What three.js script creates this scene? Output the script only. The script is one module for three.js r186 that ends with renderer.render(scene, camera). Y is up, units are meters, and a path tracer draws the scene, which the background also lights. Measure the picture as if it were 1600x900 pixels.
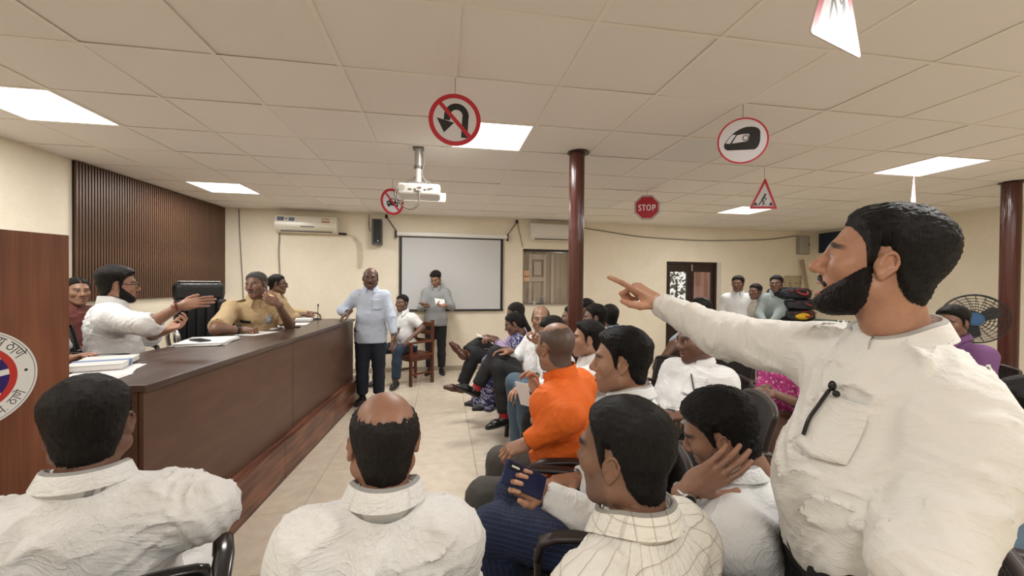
import * as THREE from 'three';
import { mergeGeometries } from 'three/addons/utils/BufferGeometryUtils.js';
import { RoundedBoxGeometry } from 'three/addons/geometries/RoundedBoxGeometry.js';
import { RectAreaLightUniformsLib } from 'three/addons/lights/RectAreaLightUniformsLib.js';
import { createNoise3D } from 'simplex-noise';

// ---------------------------------------------------------------- camera, sky, lights, exposure
const scene = new THREE.Scene();
const EYE = 1.514, CEIL = 2.652;
const camera = new THREE.PerspectiveCamera(69.74, 16 / 9, 0.05, 60);
camera.position.set(0, EYE, 0);
camera.rotation.set(-0.0112478, -0.168925, 0.0088223, 'YXZ');
scene.add(camera);
scene.background = new THREE.Color().setRGB(0.95, 0.93, 0.88);
const renderer = new THREE.WebGLRenderer({ antialias: true });
renderer.toneMapping = THREE.LinearToneMapping;
renderer.toneMappingExposure = 1.0;
renderer.shadowMap.enabled = true;
RectAreaLightUniformsLib.init();
const PANEL_LIGHT = 28.5, PANEL_COLOR = [1, 0.985, 0.96];
// ceiling cells: x = GX + 0.6 i, z = -(GZ + 0.6 j)
const GX = 0.0637, GZ = 2.328;
const cellX = (i) => GX + 0.6 * i + 0.3, cellZ = (j) => -(GZ + 0.6 * j) - 0.3;
const LIT = [[-5, 1], [0, 1], [7, 1], [-5, 5], [-1, 5], [7, 5], [-5, -3], [3, -3], [7, -3], [-1, -6], [4, -6]];
const UNLIT = [[3, 1], [3, 5]];

// ---------------------------------------------------------------- helpers
function rng(seed) { let s = seed >>> 0; return () => { s |= 0; s = s + 0x6D2B79F5 | 0; let t = Math.imul(s ^ s >>> 15, 1 | s); t = t + Math.imul(t ^ t >>> 7, 61 | t) ^ t; return ((t ^ t >>> 14) >>> 0) / 4294967296; }; }
const rnd = rng(7);
const noise = createNoise3D(rng(11));
const V = (x, y, z) => new THREE.Vector3(x, y, z);
const used = {};
function numbered(n) { const k = used[n] = (used[n] ?? -1) + 1; return k ? n + '_' + String(k).padStart(3, '0') : n; }
function shade(o) { o.traverse((c) => { if (c.isMesh) { c.castShadow = true; c.receiveShadow = true; } }); return o; }
function mesh(name, geo, mat, parent) { const m = new THREE.Mesh(geo, mat); m.name = name; m.castShadow = m.receiveShadow = true; if (parent) parent.add(m); return m; }
function thing(name, label, category, pos = [0, 0, 0], turn = 0, group) {
  const o = new THREE.Group(); o.name = numbered(name); o.position.set(...pos); o.rotation.y = turn; scene.add(o);
  o.userData = { label, category }; if (group) o.userData.group = group; return o;
}
function struct(name, pos = [0, 0, 0], turn = 0) { const o = new THREE.Group(); o.name = name; o.position.set(...pos); o.rotation.y = turn; o.userData.kind = 'structure'; scene.add(o); return o; }
function copyOf(src, label, pos, turn) { const c = src.clone(); c.name = numbered(src.name.replace(/_\d{3}$/, '')); c.userData = { ...src.userData, label }; c.position.set(...pos); c.rotation.set(0, turn, 0); scene.add(c); return c; }
function boxUV(g, s = 1) { // uv in metres, by the axis that each face points along
  const p = g.attributes.position, n = g.attributes.normal, uv = new Float32Array(p.count * 2);
  for (let i = 0; i < p.count; i++) {
    const ax = Math.abs(n.getX(i)), ay = Math.abs(n.getY(i)), az = Math.abs(n.getZ(i));
    const [a, b] = ax > ay && ax > az ? [p.getZ(i), p.getY(i)] : ay > az ? [p.getX(i), p.getZ(i)] : [p.getX(i), p.getY(i)];
    uv[2 * i] = a * s; uv[2 * i + 1] = b * s;
  }
  g.setAttribute('uv', new THREE.BufferAttribute(uv, 2)); return g;
}
function bx(w, h, d, x = 0, y = 0, z = 0, r = 0) {
  const g = r ? new RoundedBoxGeometry(w, h, d, 2, Math.min(r, w / 2.01, h / 2.01, d / 2.01)) : new THREE.BoxGeometry(w, h, d);
  g.translate(x, y, z); return boxUV(g);
}
function cyl(r1, r2, h, x = 0, y = 0, z = 0, n = 20) { const g = new THREE.CylinderGeometry(r1, r2, h, n); g.translate(x, y, z); return g; }
const rot = (g, ax, a) => (g['rotate' + ax](a), g);
function merge(list) { return mergeGeometries(list.map((g) => { const q = g.index ? g.toNonIndexed() : g; for (const k of Object.keys(q.attributes)) if (!['position', 'normal', 'uv'].includes(k)) q.deleteAttribute(k); if (!q.attributes.uv) q.setAttribute('uv', new THREE.BufferAttribute(new Float32Array(q.attributes.position.count * 2), 2)); return q; })); }
function tube(pts, r, seg = 40, n = 8) { return new THREE.TubeGeometry(new THREE.CatmullRomCurve3(pts.map((p) => V(...p)), false, 'centripetal'), seg, r, n); }
function rod(a, b, r, n = 8) { return tube([a, b], r, 1, n); }
// a bar of rounded rectangular section swept along points; up gives the section's height axis
function sweep(pts, w, h, up = [0, 1, 0], n = 12, round = 3) {
  const P = pts.map((p) => V(...p)), U = V(...up), pos = [], idx = [];
  for (let i = 0; i < P.length; i++) {
    const t = P[Math.min(i + 1, P.length - 1)].clone().sub(P[Math.max(i - 1, 0)]).normalize();
    const s = t.clone().cross(U).normalize(), q = s.clone().cross(t).normalize();
    for (let k = 0; k < n; k++) {
      const a = 2 * Math.PI * (k + 0.5) / n, c = Math.cos(a), d = Math.sin(a), e = Math.pow(Math.abs(c) ** round + Math.abs(d) ** round, -1 / round);
      const v = P[i].clone().addScaledVector(s, c * e * w / 2).addScaledVector(q, d * e * h / 2); pos.push(v.x, v.y, v.z);
    }
  }
  for (let i = 0; i < P.length - 1; i++) for (let k = 0; k < n; k++) { const a = i * n + k, b = i * n + (k + 1) % n, c = a + n, d = b + n; idx.push(a, c, b, b, c, d); }
  const e0 = pos.length / 3; for (const i of [0, P.length - 1]) pos.push(P[i].x, P[i].y, P[i].z);
  for (let k = 0; k < n; k++) { idx.push(e0, k, (k + 1) % n); const l = (P.length - 1) * n; idx.push(e0 + 1, l + (k + 1) % n, l + k); }
  const g = new THREE.BufferGeometry(); g.setAttribute('position', new THREE.Float32BufferAttribute(pos, 3)); g.setIndex(idx); g.computeVertexNormals(); return boxUV(g);
}
// ---------------------------------------------------------------- textures and materials
function canvasTex(w, h, draw, repeat) {
  const c = document.createElement('canvas'); c.width = w; c.height = h; draw(c.getContext('2d'), w, h);
  const t = new THREE.CanvasTexture(c); t.colorSpace = THREE.SRGBColorSpace; t.wrapS = t.wrapT = THREE.RepeatWrapping; if (repeat) t.repeat.set(...repeat); return t;
}
function dataTex(n, f, repeat = [1, 1], color = false) { // f(u, v) -> [r, g, b] 0..1 or a number; tiles on its own when f does
  const d = new Uint8Array(n * n * 4);
  for (let y = 0; y < n; y++) for (let x = 0; x < n; x++) {
    let c = f(x / n, y / n); if (typeof c === 'number') c = [c, c, c];
    const o = (y * n + x) * 4; for (let k = 0; k < 3; k++) d[o + k] = Math.max(0, Math.min(255, c[k] * 255)); d[o + 3] = 255;
  }
  const t = new THREE.DataTexture(d, n, n); t.wrapS = t.wrapT = THREE.RepeatWrapping; t.magFilter = THREE.LinearFilter; t.minFilter = THREE.LinearMipmapLinearFilter; t.generateMipmaps = true;
  if (color) t.colorSpace = THREE.SRGBColorSpace; t.repeat.set(...repeat); t.needsUpdate = true; return t;
}
const loop = (u, v, fu, fv, s = 0) => { const a = u * 2 * Math.PI, b = v * 2 * Math.PI; return noise(Math.cos(a) * fu + s, Math.sin(a) * fu + Math.cos(b) * fv, Math.sin(b) * fv - s); };
const mixc = (a, b, t) => a.map((v, i) => v + (b[i] - v) * t);
const std = (o) => new THREE.MeshStandardMaterial(o);
const rgb = (r, g, b) => new THREE.Color().setRGB(r, g, b);
function woodTex(dark, light, along, repeat, streak = 1) {
  return dataTex(512, (u, v) => {
    const [a, b] = along === 'v' ? [u, v] : [v, u];
    const g = loop(a, b, 2.2, 0.25, 3) * 0.5 + loop(a, b, 9, 0.5, 5) * 0.3 + loop(a, b, 34, 0.9, 8) * 0.22, p = loop(a, b, 0.6, 0.5, 9);
    return mixc(dark, light, Math.max(0, Math.min(1, 0.5 + g * 0.5 * streak + p * 0.28)));
  }, repeat, true);
}
const plaster = dataTex(256, (u, v) => 0.5 + 0.25 * loop(u, v, 6, 6) + 0.2 * loop(u, v, 20, 20, 4), [0.9, 0.9]);
const wallMap = dataTex(256, (u, v) => { const n = loop(u, v, 1, 1, 2) * 0.5 + loop(u, v, 5, 5, 6) * 0.3 + loop(u, v, 18, 18, 1) * 0.2; return mixc([0.925, 0.88, 0.795], [0.955, 0.92, 0.84], 0.5 + n * 0.6); }, [0.35, 0.35], true);
const M = {
  wall: std({ map: wallMap, bumpMap: plaster, bumpScale: 0.002, roughness: 0.75 }),
  wallPlain: std({ color: rgb(0.74, 0.64, 0.47), roughness: 0.8 }),
  ceilTile: [0, 1, 2].map((k) => std({ color: rgb(0.9 - 0.015 * k, 0.86 - 0.015 * k, 0.81 - 0.015 * k), bumpMap: dataTex(256, (u, v) => 0.5 + 0.4 * loop(u, v, 30, 30, k), [1.6, 1.6]), bumpScale: 0.0015, roughness: 0.9 })),
  bar: std({ color: rgb(0.9, 0.85, 0.77), roughness: 0.6 }),
  floorTile: [0, 1, 2].map((k) => std({ map: dataTex(256, (u, v) => mixc([0.83, 0.775, 0.7], [0.9, 0.85, 0.775], 0.5 + 0.35 * loop(u, v, 1.2, 1.2, k * 5) + 0.2 * loop(u, v, 6, 6, k) + 0.1 * loop(u, v, 30, 30, k)), [1.1, 1.1], true), roughness: 0.22 + 0.03 * k })),
  grout: std({ color: rgb(0.2, 0.17, 0.13), roughness: 0.95 }),
  skirt: std({ color: rgb(0.43, 0.37, 0.29), roughness: 0.4 }),
  slat: std({ map: woodTex([0.31, 0.215, 0.15], [0.45, 0.325, 0.24], 'v', [2, 0.6]), roughness: 0.45 }),
  slatBack: std({ color: rgb(0.018, 0.012, 0.01), roughness: 0.7 }),
  lectern: std({ map: woodTex([0.41, 0.24, 0.165], [0.56, 0.36, 0.26], 'v', [1.6, 0.8]), roughness: 0.38 }),
  daisWood: std({ map: woodTex([0.27, 0.155, 0.11], [0.56, 0.36, 0.27], 'u', [0.9, 2.2], 1.5), roughness: 0.35 }),
  deskPanel: std({ map: woodTex([0.335, 0.235, 0.185], [0.395, 0.285, 0.23], 'u', [1, 3], 0.6), roughness: 0.42 }),
  deskTop: std({ map: woodTex([0.24, 0.185, 0.165], [0.38, 0.31, 0.28], 'u', [0.8, 3]), roughness: 0.3 }),
  black: std({ color: rgb(0.012, 0.012, 0.013), roughness: 0.45 }),
  gloss: std({ color: rgb(0.008, 0.008, 0.009), roughness: 0.15 }),
  leather: std({ color: rgb(0.014, 0.014, 0.015), roughness: 0.38, bumpMap: plaster, bumpScale: 0.003 }),
  chrome: std({ color: rgb(0.75, 0.75, 0.76), roughness: 0.22, metalness: 1 }),
  steel: std({ color: rgb(0.62, 0.62, 0.62), roughness: 0.35, metalness: 1 }),
  gold: std({ color: rgb(0.85, 0.66, 0.33), roughness: 0.25, metalness: 1 }),
  whitePlastic: std({ color: rgb(0.78, 0.76, 0.7), roughness: 0.35 }),
  creamPlastic: std({ color: rgb(0.72, 0.67, 0.55), roughness: 0.22 }),
  cable: std({ color: rgb(0.18, 0.16, 0.13), roughness: 0.6 }),
  conduit: std({ color: rgb(0.7, 0.63, 0.5), roughness: 0.5 }),
  paper: std({ color: rgb(0.83, 0.82, 0.8), roughness: 0.8, side: THREE.DoubleSide }),
  column: std({ color: rgb(0.075, 0.022, 0.016), roughness: 0.2, bumpMap: plaster, bumpScale: 0.003 }),
  brown: std({ color: rgb(0.035, 0.024, 0.021), roughness: 0.42 }),
  doorWood: std({ map: woodTex([0.13, 0.075, 0.06], [0.21, 0.13, 0.1], 'v', [2, 0.7]), roughness: 0.45 }),
  chairWood: std({ map: woodTex([0.3, 0.14, 0.075], [0.45, 0.24, 0.14], 'v', [3, 1]), roughness: 0.4 }),
  glass: new THREE.MeshPhysicalMaterial({ color: 0xffffff, transmission: 1, thickness: 0, roughness: 0.03, ior: 1.5 }),
};
{ // woven plastic of the armchairs
  const weave = (u, v) => { const a = u * 16, b = v * 16, i = Math.floor(a), j = Math.floor(b), fa = a - i, fb = b - j, o = (i + j) % 2; const h = o ? Math.sin(fa * Math.PI) : Math.sin(fb * Math.PI); return 0.15 + 0.85 * h * (0.55 + 0.45 * Math.min(1, 6 * Math.min(fa, 1 - fa, fb, 1 - fb))); };
  M.weave = std({ map: dataTex(256, (u, v) => mixc([0.05, 0.04, 0.038], [0.21, 0.17, 0.16], weave(u, v)), [5, 5], true), roughness: 0.55, bumpMap: dataTex(256, weave, [5, 5]), bumpScale: 0.005, side: THREE.DoubleSide });
}
// ---------------------------------------------------------------- the room
const BT = 0.036, BZ = -7.222;                                   // the back wall runs at a slight angle
const onBack = (x, z = 0) => [x, 0, BZ - BT * x + z];
const LT = Math.PI / 2 - 0.047;                                  // the left wall too
const leftX = (z) => -3.5 + 0.047 * (-z - 4);
{
  const f = struct('floor');
  mesh('floor_bed', bx(12.4, 0.1, 12, 2.1, -0.056, -2.2), M.grout, f);
  const tileG = new RoundedBoxGeometry(0.597, 0.012, 0.597, 1, 0.0015); boxUV(tileG);
  const rest = [];
  for (let j = -9; j < 9; j++) for (let i = -7; i < 13; i++) {
    const x = 0.29 + 0.6 * i + 0.3, z = -2.3 - 0.6 * j - 0.3;
    if (x > 7.9 || x < -3.8) continue;
    if (j >= -2 && x > -1.5) { const t = mesh('floor_tile', tileG, M.floorTile[Math.floor(rnd() * 3)], f); t.position.set(x, -0.006 - 0.0006 * rnd(), z); t.rotation.y = Math.floor(rnd() * 4) * Math.PI / 2; }
    else rest.push(tileG.clone().translate(x, -0.006, z));
  }
  mesh('floor_tile', merge(rest), M.floorTile[0], f).userData.kind = 'stuff';
  const c = struct('ceiling');
  mesh('ceiling_slab', bx(12.4, 0.1, 12, 2.1, CEIL + 0.25, -2.2), M.wallPlain, c);
  const cg = bx(0.592, 0.014, 0.592), cr = [];
  for (let j = -9; j < 9; j++) for (let i = -6; i < 13; i++) {
    if ([...LIT, ...UNLIT].some(([a, b]) => a === i && b === j)) continue;
    const x = cellX(i), z = cellZ(j);
    if (j >= -3) {
      const t = mesh('ceiling_tile', cg, M.ceilTile[Math.floor(rnd() * 3)], c);
      t.position.set(x, CEIL + 0.0095 + 0.003 * rnd(), z); t.rotation.set(0.008 * (rnd() - 0.5), 0, 0.008 * (rnd() - 0.5));
    } else cr.push(cg.clone().translate(x, CEIL + 0.01, z));
  }
  mesh('ceiling_tile', merge(cr), M.ceilTile[0], c).userData.kind = 'stuff';
  for (let i = -6; i < 14; i++) mesh('ceiling_runner', bx(0.024, 0.003, 10.9, GX + 0.6 * i, CEIL + 0.0015, -2.3), M.bar, c);
  for (let j = -9; j < 10; j++) mesh('cross_bar', bx(11.6, 0.003, 0.02, 2.06, CEIL + 0.0005, -(GZ + 0.6 * j)), M.bar, c);
  // gap in the ceiling by the far right corner: a tile is missing
}
{
  const b = struct('wall_back', onBack(0), BT), T = 0.2, seg = (x0, x1, y0, y1, n = 'wall_face') => mesh(n, bx(x1 - x0, y1 - y0, T, (x0 + x1) / 2, (y0 + y1) / 2, -T / 2), M.wall, b);
  seg(-3.9, 1.435, 0, CEIL + 0.2); seg(1.435, 2.33, 0, 1.11); seg(1.435, 2.33, 2.135, CEIL + 0.2);
  seg(2.33, 4.29, 0, CEIL + 0.2); seg(4.29, 5.5, 1.965, CEIL + 0.2); seg(5.5, 8.2, 0, CEIL + 0.2);
  const s = struct('baseboard_back', onBack(0), BT);
  mesh('skirting_board', bx(7.7, 0.075, 0.014, 0.44, 0.0375, 0.007), M.skirt, s); mesh('skirting_board', bx(2.3, 0.075, 0.014, 6.65, 0.0375, 0.007), M.skirt, s);
  const l = struct('wall_left', [leftX(-2.2), 0, -2.2], LT);
  mesh('wall_face', bx(11, CEIL + 0.2, 0.2, 0, (CEIL + 0.2) / 2, -0.1), M.wall, l);
  const r = struct('wall_right'); mesh('wall_face', bx(0.2, CEIL + 0.2, 11.5, 7.86, (CEIL + 0.2) / 2, -2.2), M.wall, r);
  const q = struct('wall_rear'); mesh('wall_face', bx(12.4, CEIL + 0.2, 0.2, 2.1, (CEIL + 0.2) / 2, 3.1), M.wall, q);
}
{ // window with a roller blind in the back wall
  const w = struct('window_1', onBack(0), BT), x0 = 1.435, x1 = 2.33, y0 = 1.11, y1 = 2.135, cx = (x0 + x1) / 2, cy = (y0 + y1) / 2;
  mesh('window_reveal', bx(x1 - x0 + 0.1, y1 - y0 + 0.1, 0.02, cx, cy, -0.21), M.wallPlain, w);
  mesh('window_head', bx(x1 - x0, 0.035, 0.05, cx, y1 - 0.018, -0.03), M.black, w);
  mesh('window_sill', bx(x1 - x0 + 0.02, 0.025, 0.11, cx, y0 + 0.008, -0.045), std({ color: rgb(0.55, 0.5, 0.42), roughness: 0.5 }), w);
  const g = new THREE.PlaneGeometry(x1 - x0 - 0.02, y1 - y0 - 0.06, 90, 1), p = g.attributes.position;
  for (let i = 0; i < p.count; i++) { const x = p.getX(i); p.setZ(i, 0.006 * Math.sin(x * 34) + 0.004 * Math.sin(x * 71 + 1)); }
  g.computeVertexNormals(); g.translate(cx, cy - 0.01, -0.13);
  mesh('curtain', g, std({ color: rgb(0.42, 0.35, 0.27), roughness: 0.8, side: THREE.DoubleSide }), w);
  // a panelled shutter leaf standing inside, a lighter tone
  const lm = std({ color: rgb(0.5, 0.43, 0.35), roughness: 0.7 });
  for (const [a, b, c, d] of [[1.57, 1.63, 1.15, 2.05], [1.85, 1.9, 1.15, 2.05], [1.63, 1.85, 1.95, 2.05], [1.63, 1.85, 1.55, 1.63], [1.63, 1.85, 1.15, 1.2], [1.99, 2.05, 1.15, 2.05]]) mesh('shutter_rail', bx(b - a, d - c, 0.02, (a + b) / 2, (c + d) / 2, -0.105, 0.004), lm, w);
  mesh('shutter_panel', bx(0.14, 0.24, 0.016, 1.74, 1.79, -0.105, 0.006), lm, w);
  mesh('orange_reflection', bx(0.1, 0.1, 0.004, 1.52, 1.7, -0.075), std({ color: rgb(0.75, 0.42, 0.25), roughness: 0.7 }), w);  // orange colour painted in for a glow reflected in the pane
  mesh('orange_reflection', bx(0.12, 0.075, 0.004, 1.525, 1.59, -0.075), std({ color: rgb(0.8, 0.5, 0.32), roughness: 0.7 }), w);  // lower part of the same painted reflection
  mesh('window_pane', bx(x1 - x0, y1 - y0 - 0.03, 0.004, cx, cy, -0.06), M.glass, w);
  for (const [x, h, lab] of [[1.66, 0.09, 'clear small bottle on window sill, left one'], [1.8, 0.13, 'grey taller bottle on window sill, right one']]) {
    const t = thing('sill_bottle', lab, 'bottle', [x, y0 + 0.021, BZ - BT * x - 0.025]);
    const pr = [[0, 0], [0.028, 0], [0.03, 0.01], [0.03, h * 0.6], [0.013, h * 0.78], [0.012, h], [0, h]].map(([a, b]) => new THREE.Vector2(a, b));
    mesh('bottle_body', new THREE.LatheGeometry(pr, 16), std({ color: h > 0.1 ? rgb(0.12, 0.12, 0.12) : rgb(0.45, 0.42, 0.37), roughness: 0.25 }), t); mesh('cap', cyl(0.015, 0.015, 0.02, 0, h + 0.01, 0, 12), M.steel, t);
  }
}
{ // double door with two glazed leaves
  const d = struct('door_1', onBack(0), BT), y1 = 1.965;
  mesh('jamb', bx(0.1, y1, 0.2, 5.45, y1 / 2, -0.1), std({ color: rgb(0.66, 0.61, 0.52), roughness: 0.7 }), d);
  mesh('door_frame', merge([bx(0.05, y1, 0.1, 4.315, y1 / 2, -0.06), bx(0.05, y1, 0.1, 5.375, y1 / 2, -0.06), bx(1.11, 0.045, 0.1, 4.845, y1 - 0.022, -0.06)]), M.doorWood, d);
  for (const [x0, x1, p0, p1] of [[4.34, 4.84, 4.385, 4.75], [4.845, 5.35, 4.905, 5.29]]) {
    const lf = new THREE.Group(); lf.name = 'door_leaf'; d.add(lf);
    mesh('stile', bx(p0 - x0, 1.92, 0.04, (p0 + x0) / 2, 0.96, -0.05), M.doorWood, lf); mesh('stile', bx(x1 - p1, 1.92, 0.04, (p1 + x1) / 2, 0.96, -0.05), M.doorWood, lf);
    mesh('rail', bx(p1 - p0, 0.15, 0.04, (p0 + p1) / 2, 1.845, -0.05), M.doorWood, lf); mesh('rail', bx(p1 - p0, 0.14, 0.04, (p0 + p1) / 2, 1.0, -0.05), M.doorWood, lf);
    mesh('lower_panel', bx(p1 - p0, 0.93, 0.025, (p0 + p1) / 2, 0.465, -0.055), M.doorWood, lf);
    mesh('door_pane', bx(p1 - p0, 0.7, 0.004, (p0 + p1) / 2, 1.42, -0.05), M.glass, lf);
  }
  mesh('bolt', bx(0.02, 0.13, 0.015, 4.855, 1.85, -0.022, 0.004), M.steel, d);
  // outside: a leafy shrub by the left pane and a pink cloth by the right one
  const sh = thing('garden_shrub', 'leafy shrub outside left glass pane of dark door', 'shrub', onBack(5.05, -0.9), 0);
  const lg = [], R = rng(5);
  for (let i = 0; i < 420; i++) { const q = new THREE.PlaneGeometry(0.05 + 0.05 * R(), 0.03 + 0.02 * R()); q.rotateX(R() * 3); q.rotateY(R() * 6); q.rotateZ(R() * 6); const a = R() * 6.28, r = Math.sqrt(R()) * 0.45; q.translate(Math.cos(a) * r, 0.6 + 1.5 * R(), Math.sin(a) * r * 0.5); lg.push(q); }
  const lv = mesh('foliage', merge(lg), std({ color: rgb(0.16, 0.17, 0.1), roughness: 0.6, side: THREE.DoubleSide }), sh); lv.userData.kind = 'stuff';
  mesh('stem', rod([0, 0, 0], [0.02, 1.6, 0], 0.02), M.brown, sh);
  const cl = thing('hanging_cloth', 'pink cloth hanging outside right glass pane of dark door', 'cloth', onBack(5.62, -0.6), BT);
  const cgm = new THREE.PlaneGeometry(0.9, 1.5, 70, 4), cp = cgm.attributes.position; for (let i = 0; i < cp.count; i++) cp.setZ(i, 0.03 * Math.sin(cp.getX(i) * 30) + 0.012 * Math.sin(cp.getX(i) * 67 + 2)); cgm.computeVertexNormals(); cgm.translate(0, 1.3, 0);
  mesh('cloth_sheet', cgm, std({ color: rgb(0.62, 0.36, 0.33), roughness: 0.8, side: THREE.DoubleSide }), cl); mesh('line', rod([-0.6, 2.05, 0], [0.6, 2.05, 0], 0.006), M.cable, cl);
}
{ // fluted wooden cladding on the left wall
  const z0 = -4.59, z1 = -7.17, y0 = 1.3, L = (z0 - z1) / Math.cos(0.047), H = CEIL - y0 - 0.004;
  const t = thing('slat_panel', 'brown fluted wooden slat cladding on left wall behind the desk', 'wall panel', [leftX(z0), y0, z0], LT);
  mesh('backing', bx(L, H, 0.012, L / 2, H / 2, 0.006), M.slatBack, t);
  const n = 76, p = L / n, sg = bx(p * 0.6, H, 0.022, 0, H / 2, 0.023, 0.003);
  for (let k = 0; k < n; k++) mesh('slat', sg, M.slat, t).position.x = (k + 0.5) * p;
}
// ---------------------------------------------------------------- ceiling lights
for (const [i, j] of LIT) {
  const where = { '-5,1': 'bright square ceiling light at upper left edge above the lectern', '0,1': 'bright square ceiling light beside the no U-turn sign', '7,1': 'bright square ceiling light above the pointing man', '-5,5': 'bright square ceiling light in front of slat cladding', '-1,5': 'bright square ceiling light behind the projector', '7,5': 'bright square ceiling light behind the roadworks sign' }[i + ',' + j] ?? `square ceiling light overhead outside the picture, ${j === -3 ? 'first' : 'second'} row behind, ${i < 0 ? 'left' : i < 7 ? (i === 4 ? 'right' : 'middle') : 'right'}`;
  const t = thing('ceiling_light', where, 'ceiling light', [cellX(i), CEIL, cellZ(j)], 0, 'lit ceiling panels');
  mesh('frame', merge([bx(0.592, 0.012, 0.014, 0, 0.007, 0.289), bx(0.592, 0.012, 0.014, 0, 0.007, -0.289), bx(0.014, 0.012, 0.564, 0.289, 0.007, 0), bx(0.014, 0.012, 0.564, -0.289, 0.007, 0)]), M.whitePlastic, t);
  mesh('diffuser', bx(0.565, 0.006, 0.565, 0, 0.008, 0), std({ color: rgb(0.9, 0.9, 0.9), emissive: rgb(...PANEL_COLOR), emissiveIntensity: 3, roughness: 0.6 }), t);
  const l = new THREE.RectAreaLight(rgb(...PANEL_COLOR), PANEL_LIGHT, 0.56, 0.56); l.name = 'panel_light'; l.position.set(0, -0.002, 0); l.rotation.x = -Math.PI / 2; t.add(l);
}
for (const [i, j] of UNLIT) {
  const t = thing('unlit_ceiling_light', j === 1 ? 'unlit pale ceiling panel left of the helmet sign' : 'unlit pale ceiling panel beside the column top, near the stop sign', 'ceiling light', [cellX(i), CEIL, cellZ(j)]);
  mesh('frame', merge([bx(0.592, 0.012, 0.014, 0, 0.007, 0.289), bx(0.592, 0.012, 0.014, 0, 0.007, -0.289), bx(0.014, 0.012, 0.564, 0.289, 0.007, 0), bx(0.014, 0.012, 0.564, -0.289, 0.007, 0)]), M.whitePlastic, t);
  mesh('diffuser', bx(0.565, 0.006, 0.565, 0, 0.008, 0), std({ color: rgb(0.8, 0.79, 0.75), roughness: 0.4 }), t);
}
// ---------------------------------------------------------------- columns
for (const [x, z, r, lab] of [[1.15, -3.45, 0.066, 'dark red painted round steel column rising behind the seated audience'], [6.05, -3.5, 0.078, 'dark red painted round steel column at right edge by the fan']]) {
  const t = thing('column', lab, 'column', [x, 0, z]);
  mesh('shaft', new THREE.LatheGeometry([[0, 0], [r, 0], [r, CEIL], [0, CEIL]].map(([a, b]) => new THREE.Vector2(a, b)), 40), M.column, t);
  mesh('collar', cyl(r + 0.025, r + 0.03, 0.012, 0.012, CEIL - 0.002, 0, 28), M.brown, t);
}
// ---------------------------------------------------------------- dais, desk, lectern
const DT = Math.PI / 2 - 0.0615, D0 = [-1.254, -2.0];             // local x runs along the desk away from us, local z towards the audience
const dl = (x, z, y = 0) => [D0[0] + x * Math.cos(DT) + z * Math.sin(DT), y, D0[1] - x * Math.sin(DT) + z * Math.cos(DT)];
const DAIS = 0.29, DESK = 1.045;
{
  const t = thing('dais', 'low platform with reddish wood laminate front boards under the long desk', 'platform', [D0[0], 0, D0[1]], DT);
  mesh('platform_core', bx(4.95, DAIS - 0.012, 1.98, 1.175, (DAIS - 0.012) / 2, -1.005), M.slatBack, t);
  mesh('platform_top', bx(4.96, 0.012, 2.0, 1.175, DAIS - 0.006, -1.0), M.daisWood, t);
  for (let k = -1; k < 3; k++) { const a = Math.max(-1.3, 0.17 + 1.22 * k - (k < 0 ? 0.3 : 0)), b = k === 2 ? 3.655 : 0.17 + 1.22 * (k + 1); mesh('front_board', bx(b - a - 0.004, DAIS - 0.014, 0.016, (a + b) / 2, (DAIS - 0.014) / 2, -0.008, 0.002), M.daisWood, t); }
  mesh('end_board', bx(0.016, DAIS - 0.014, 1.97, 3.655, (DAIS - 0.014) / 2, -1.0), M.daisWood, t);
}
{
  const t = thing('long_desk', 'long dark brown conference desk with panelled front on the platform', 'desk', [D0[0], DAIS, D0[1]], DT), h = DESK - DAIS;
  mesh('desk_top', bx(3.47, 0.032, 0.68, 1.82, h - 0.016, -0.39, 0.004), M.deskTop, t);
  for (const [a, b] of [[0.1, 1.697], [1.703, 3.53]]) mesh('front_panel', bx(b - a, h - 0.034, 0.02, (a + b) / 2, (h - 0.034) / 2 + 0.001, -0.08, 0.002), M.deskPanel, t);
  mesh('seam_strip', bx(0.006, h - 0.034, 0.008, 1.7, (h - 0.034) / 2, -0.086), M.black, t);
  for (const x of [0.11, 1.7, 3.52]) mesh('end_panel', bx(0.02, h - 0.034, 0.55, x, (h - 0.034) / 2, -0.37), M.deskPanel, t);
}
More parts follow.
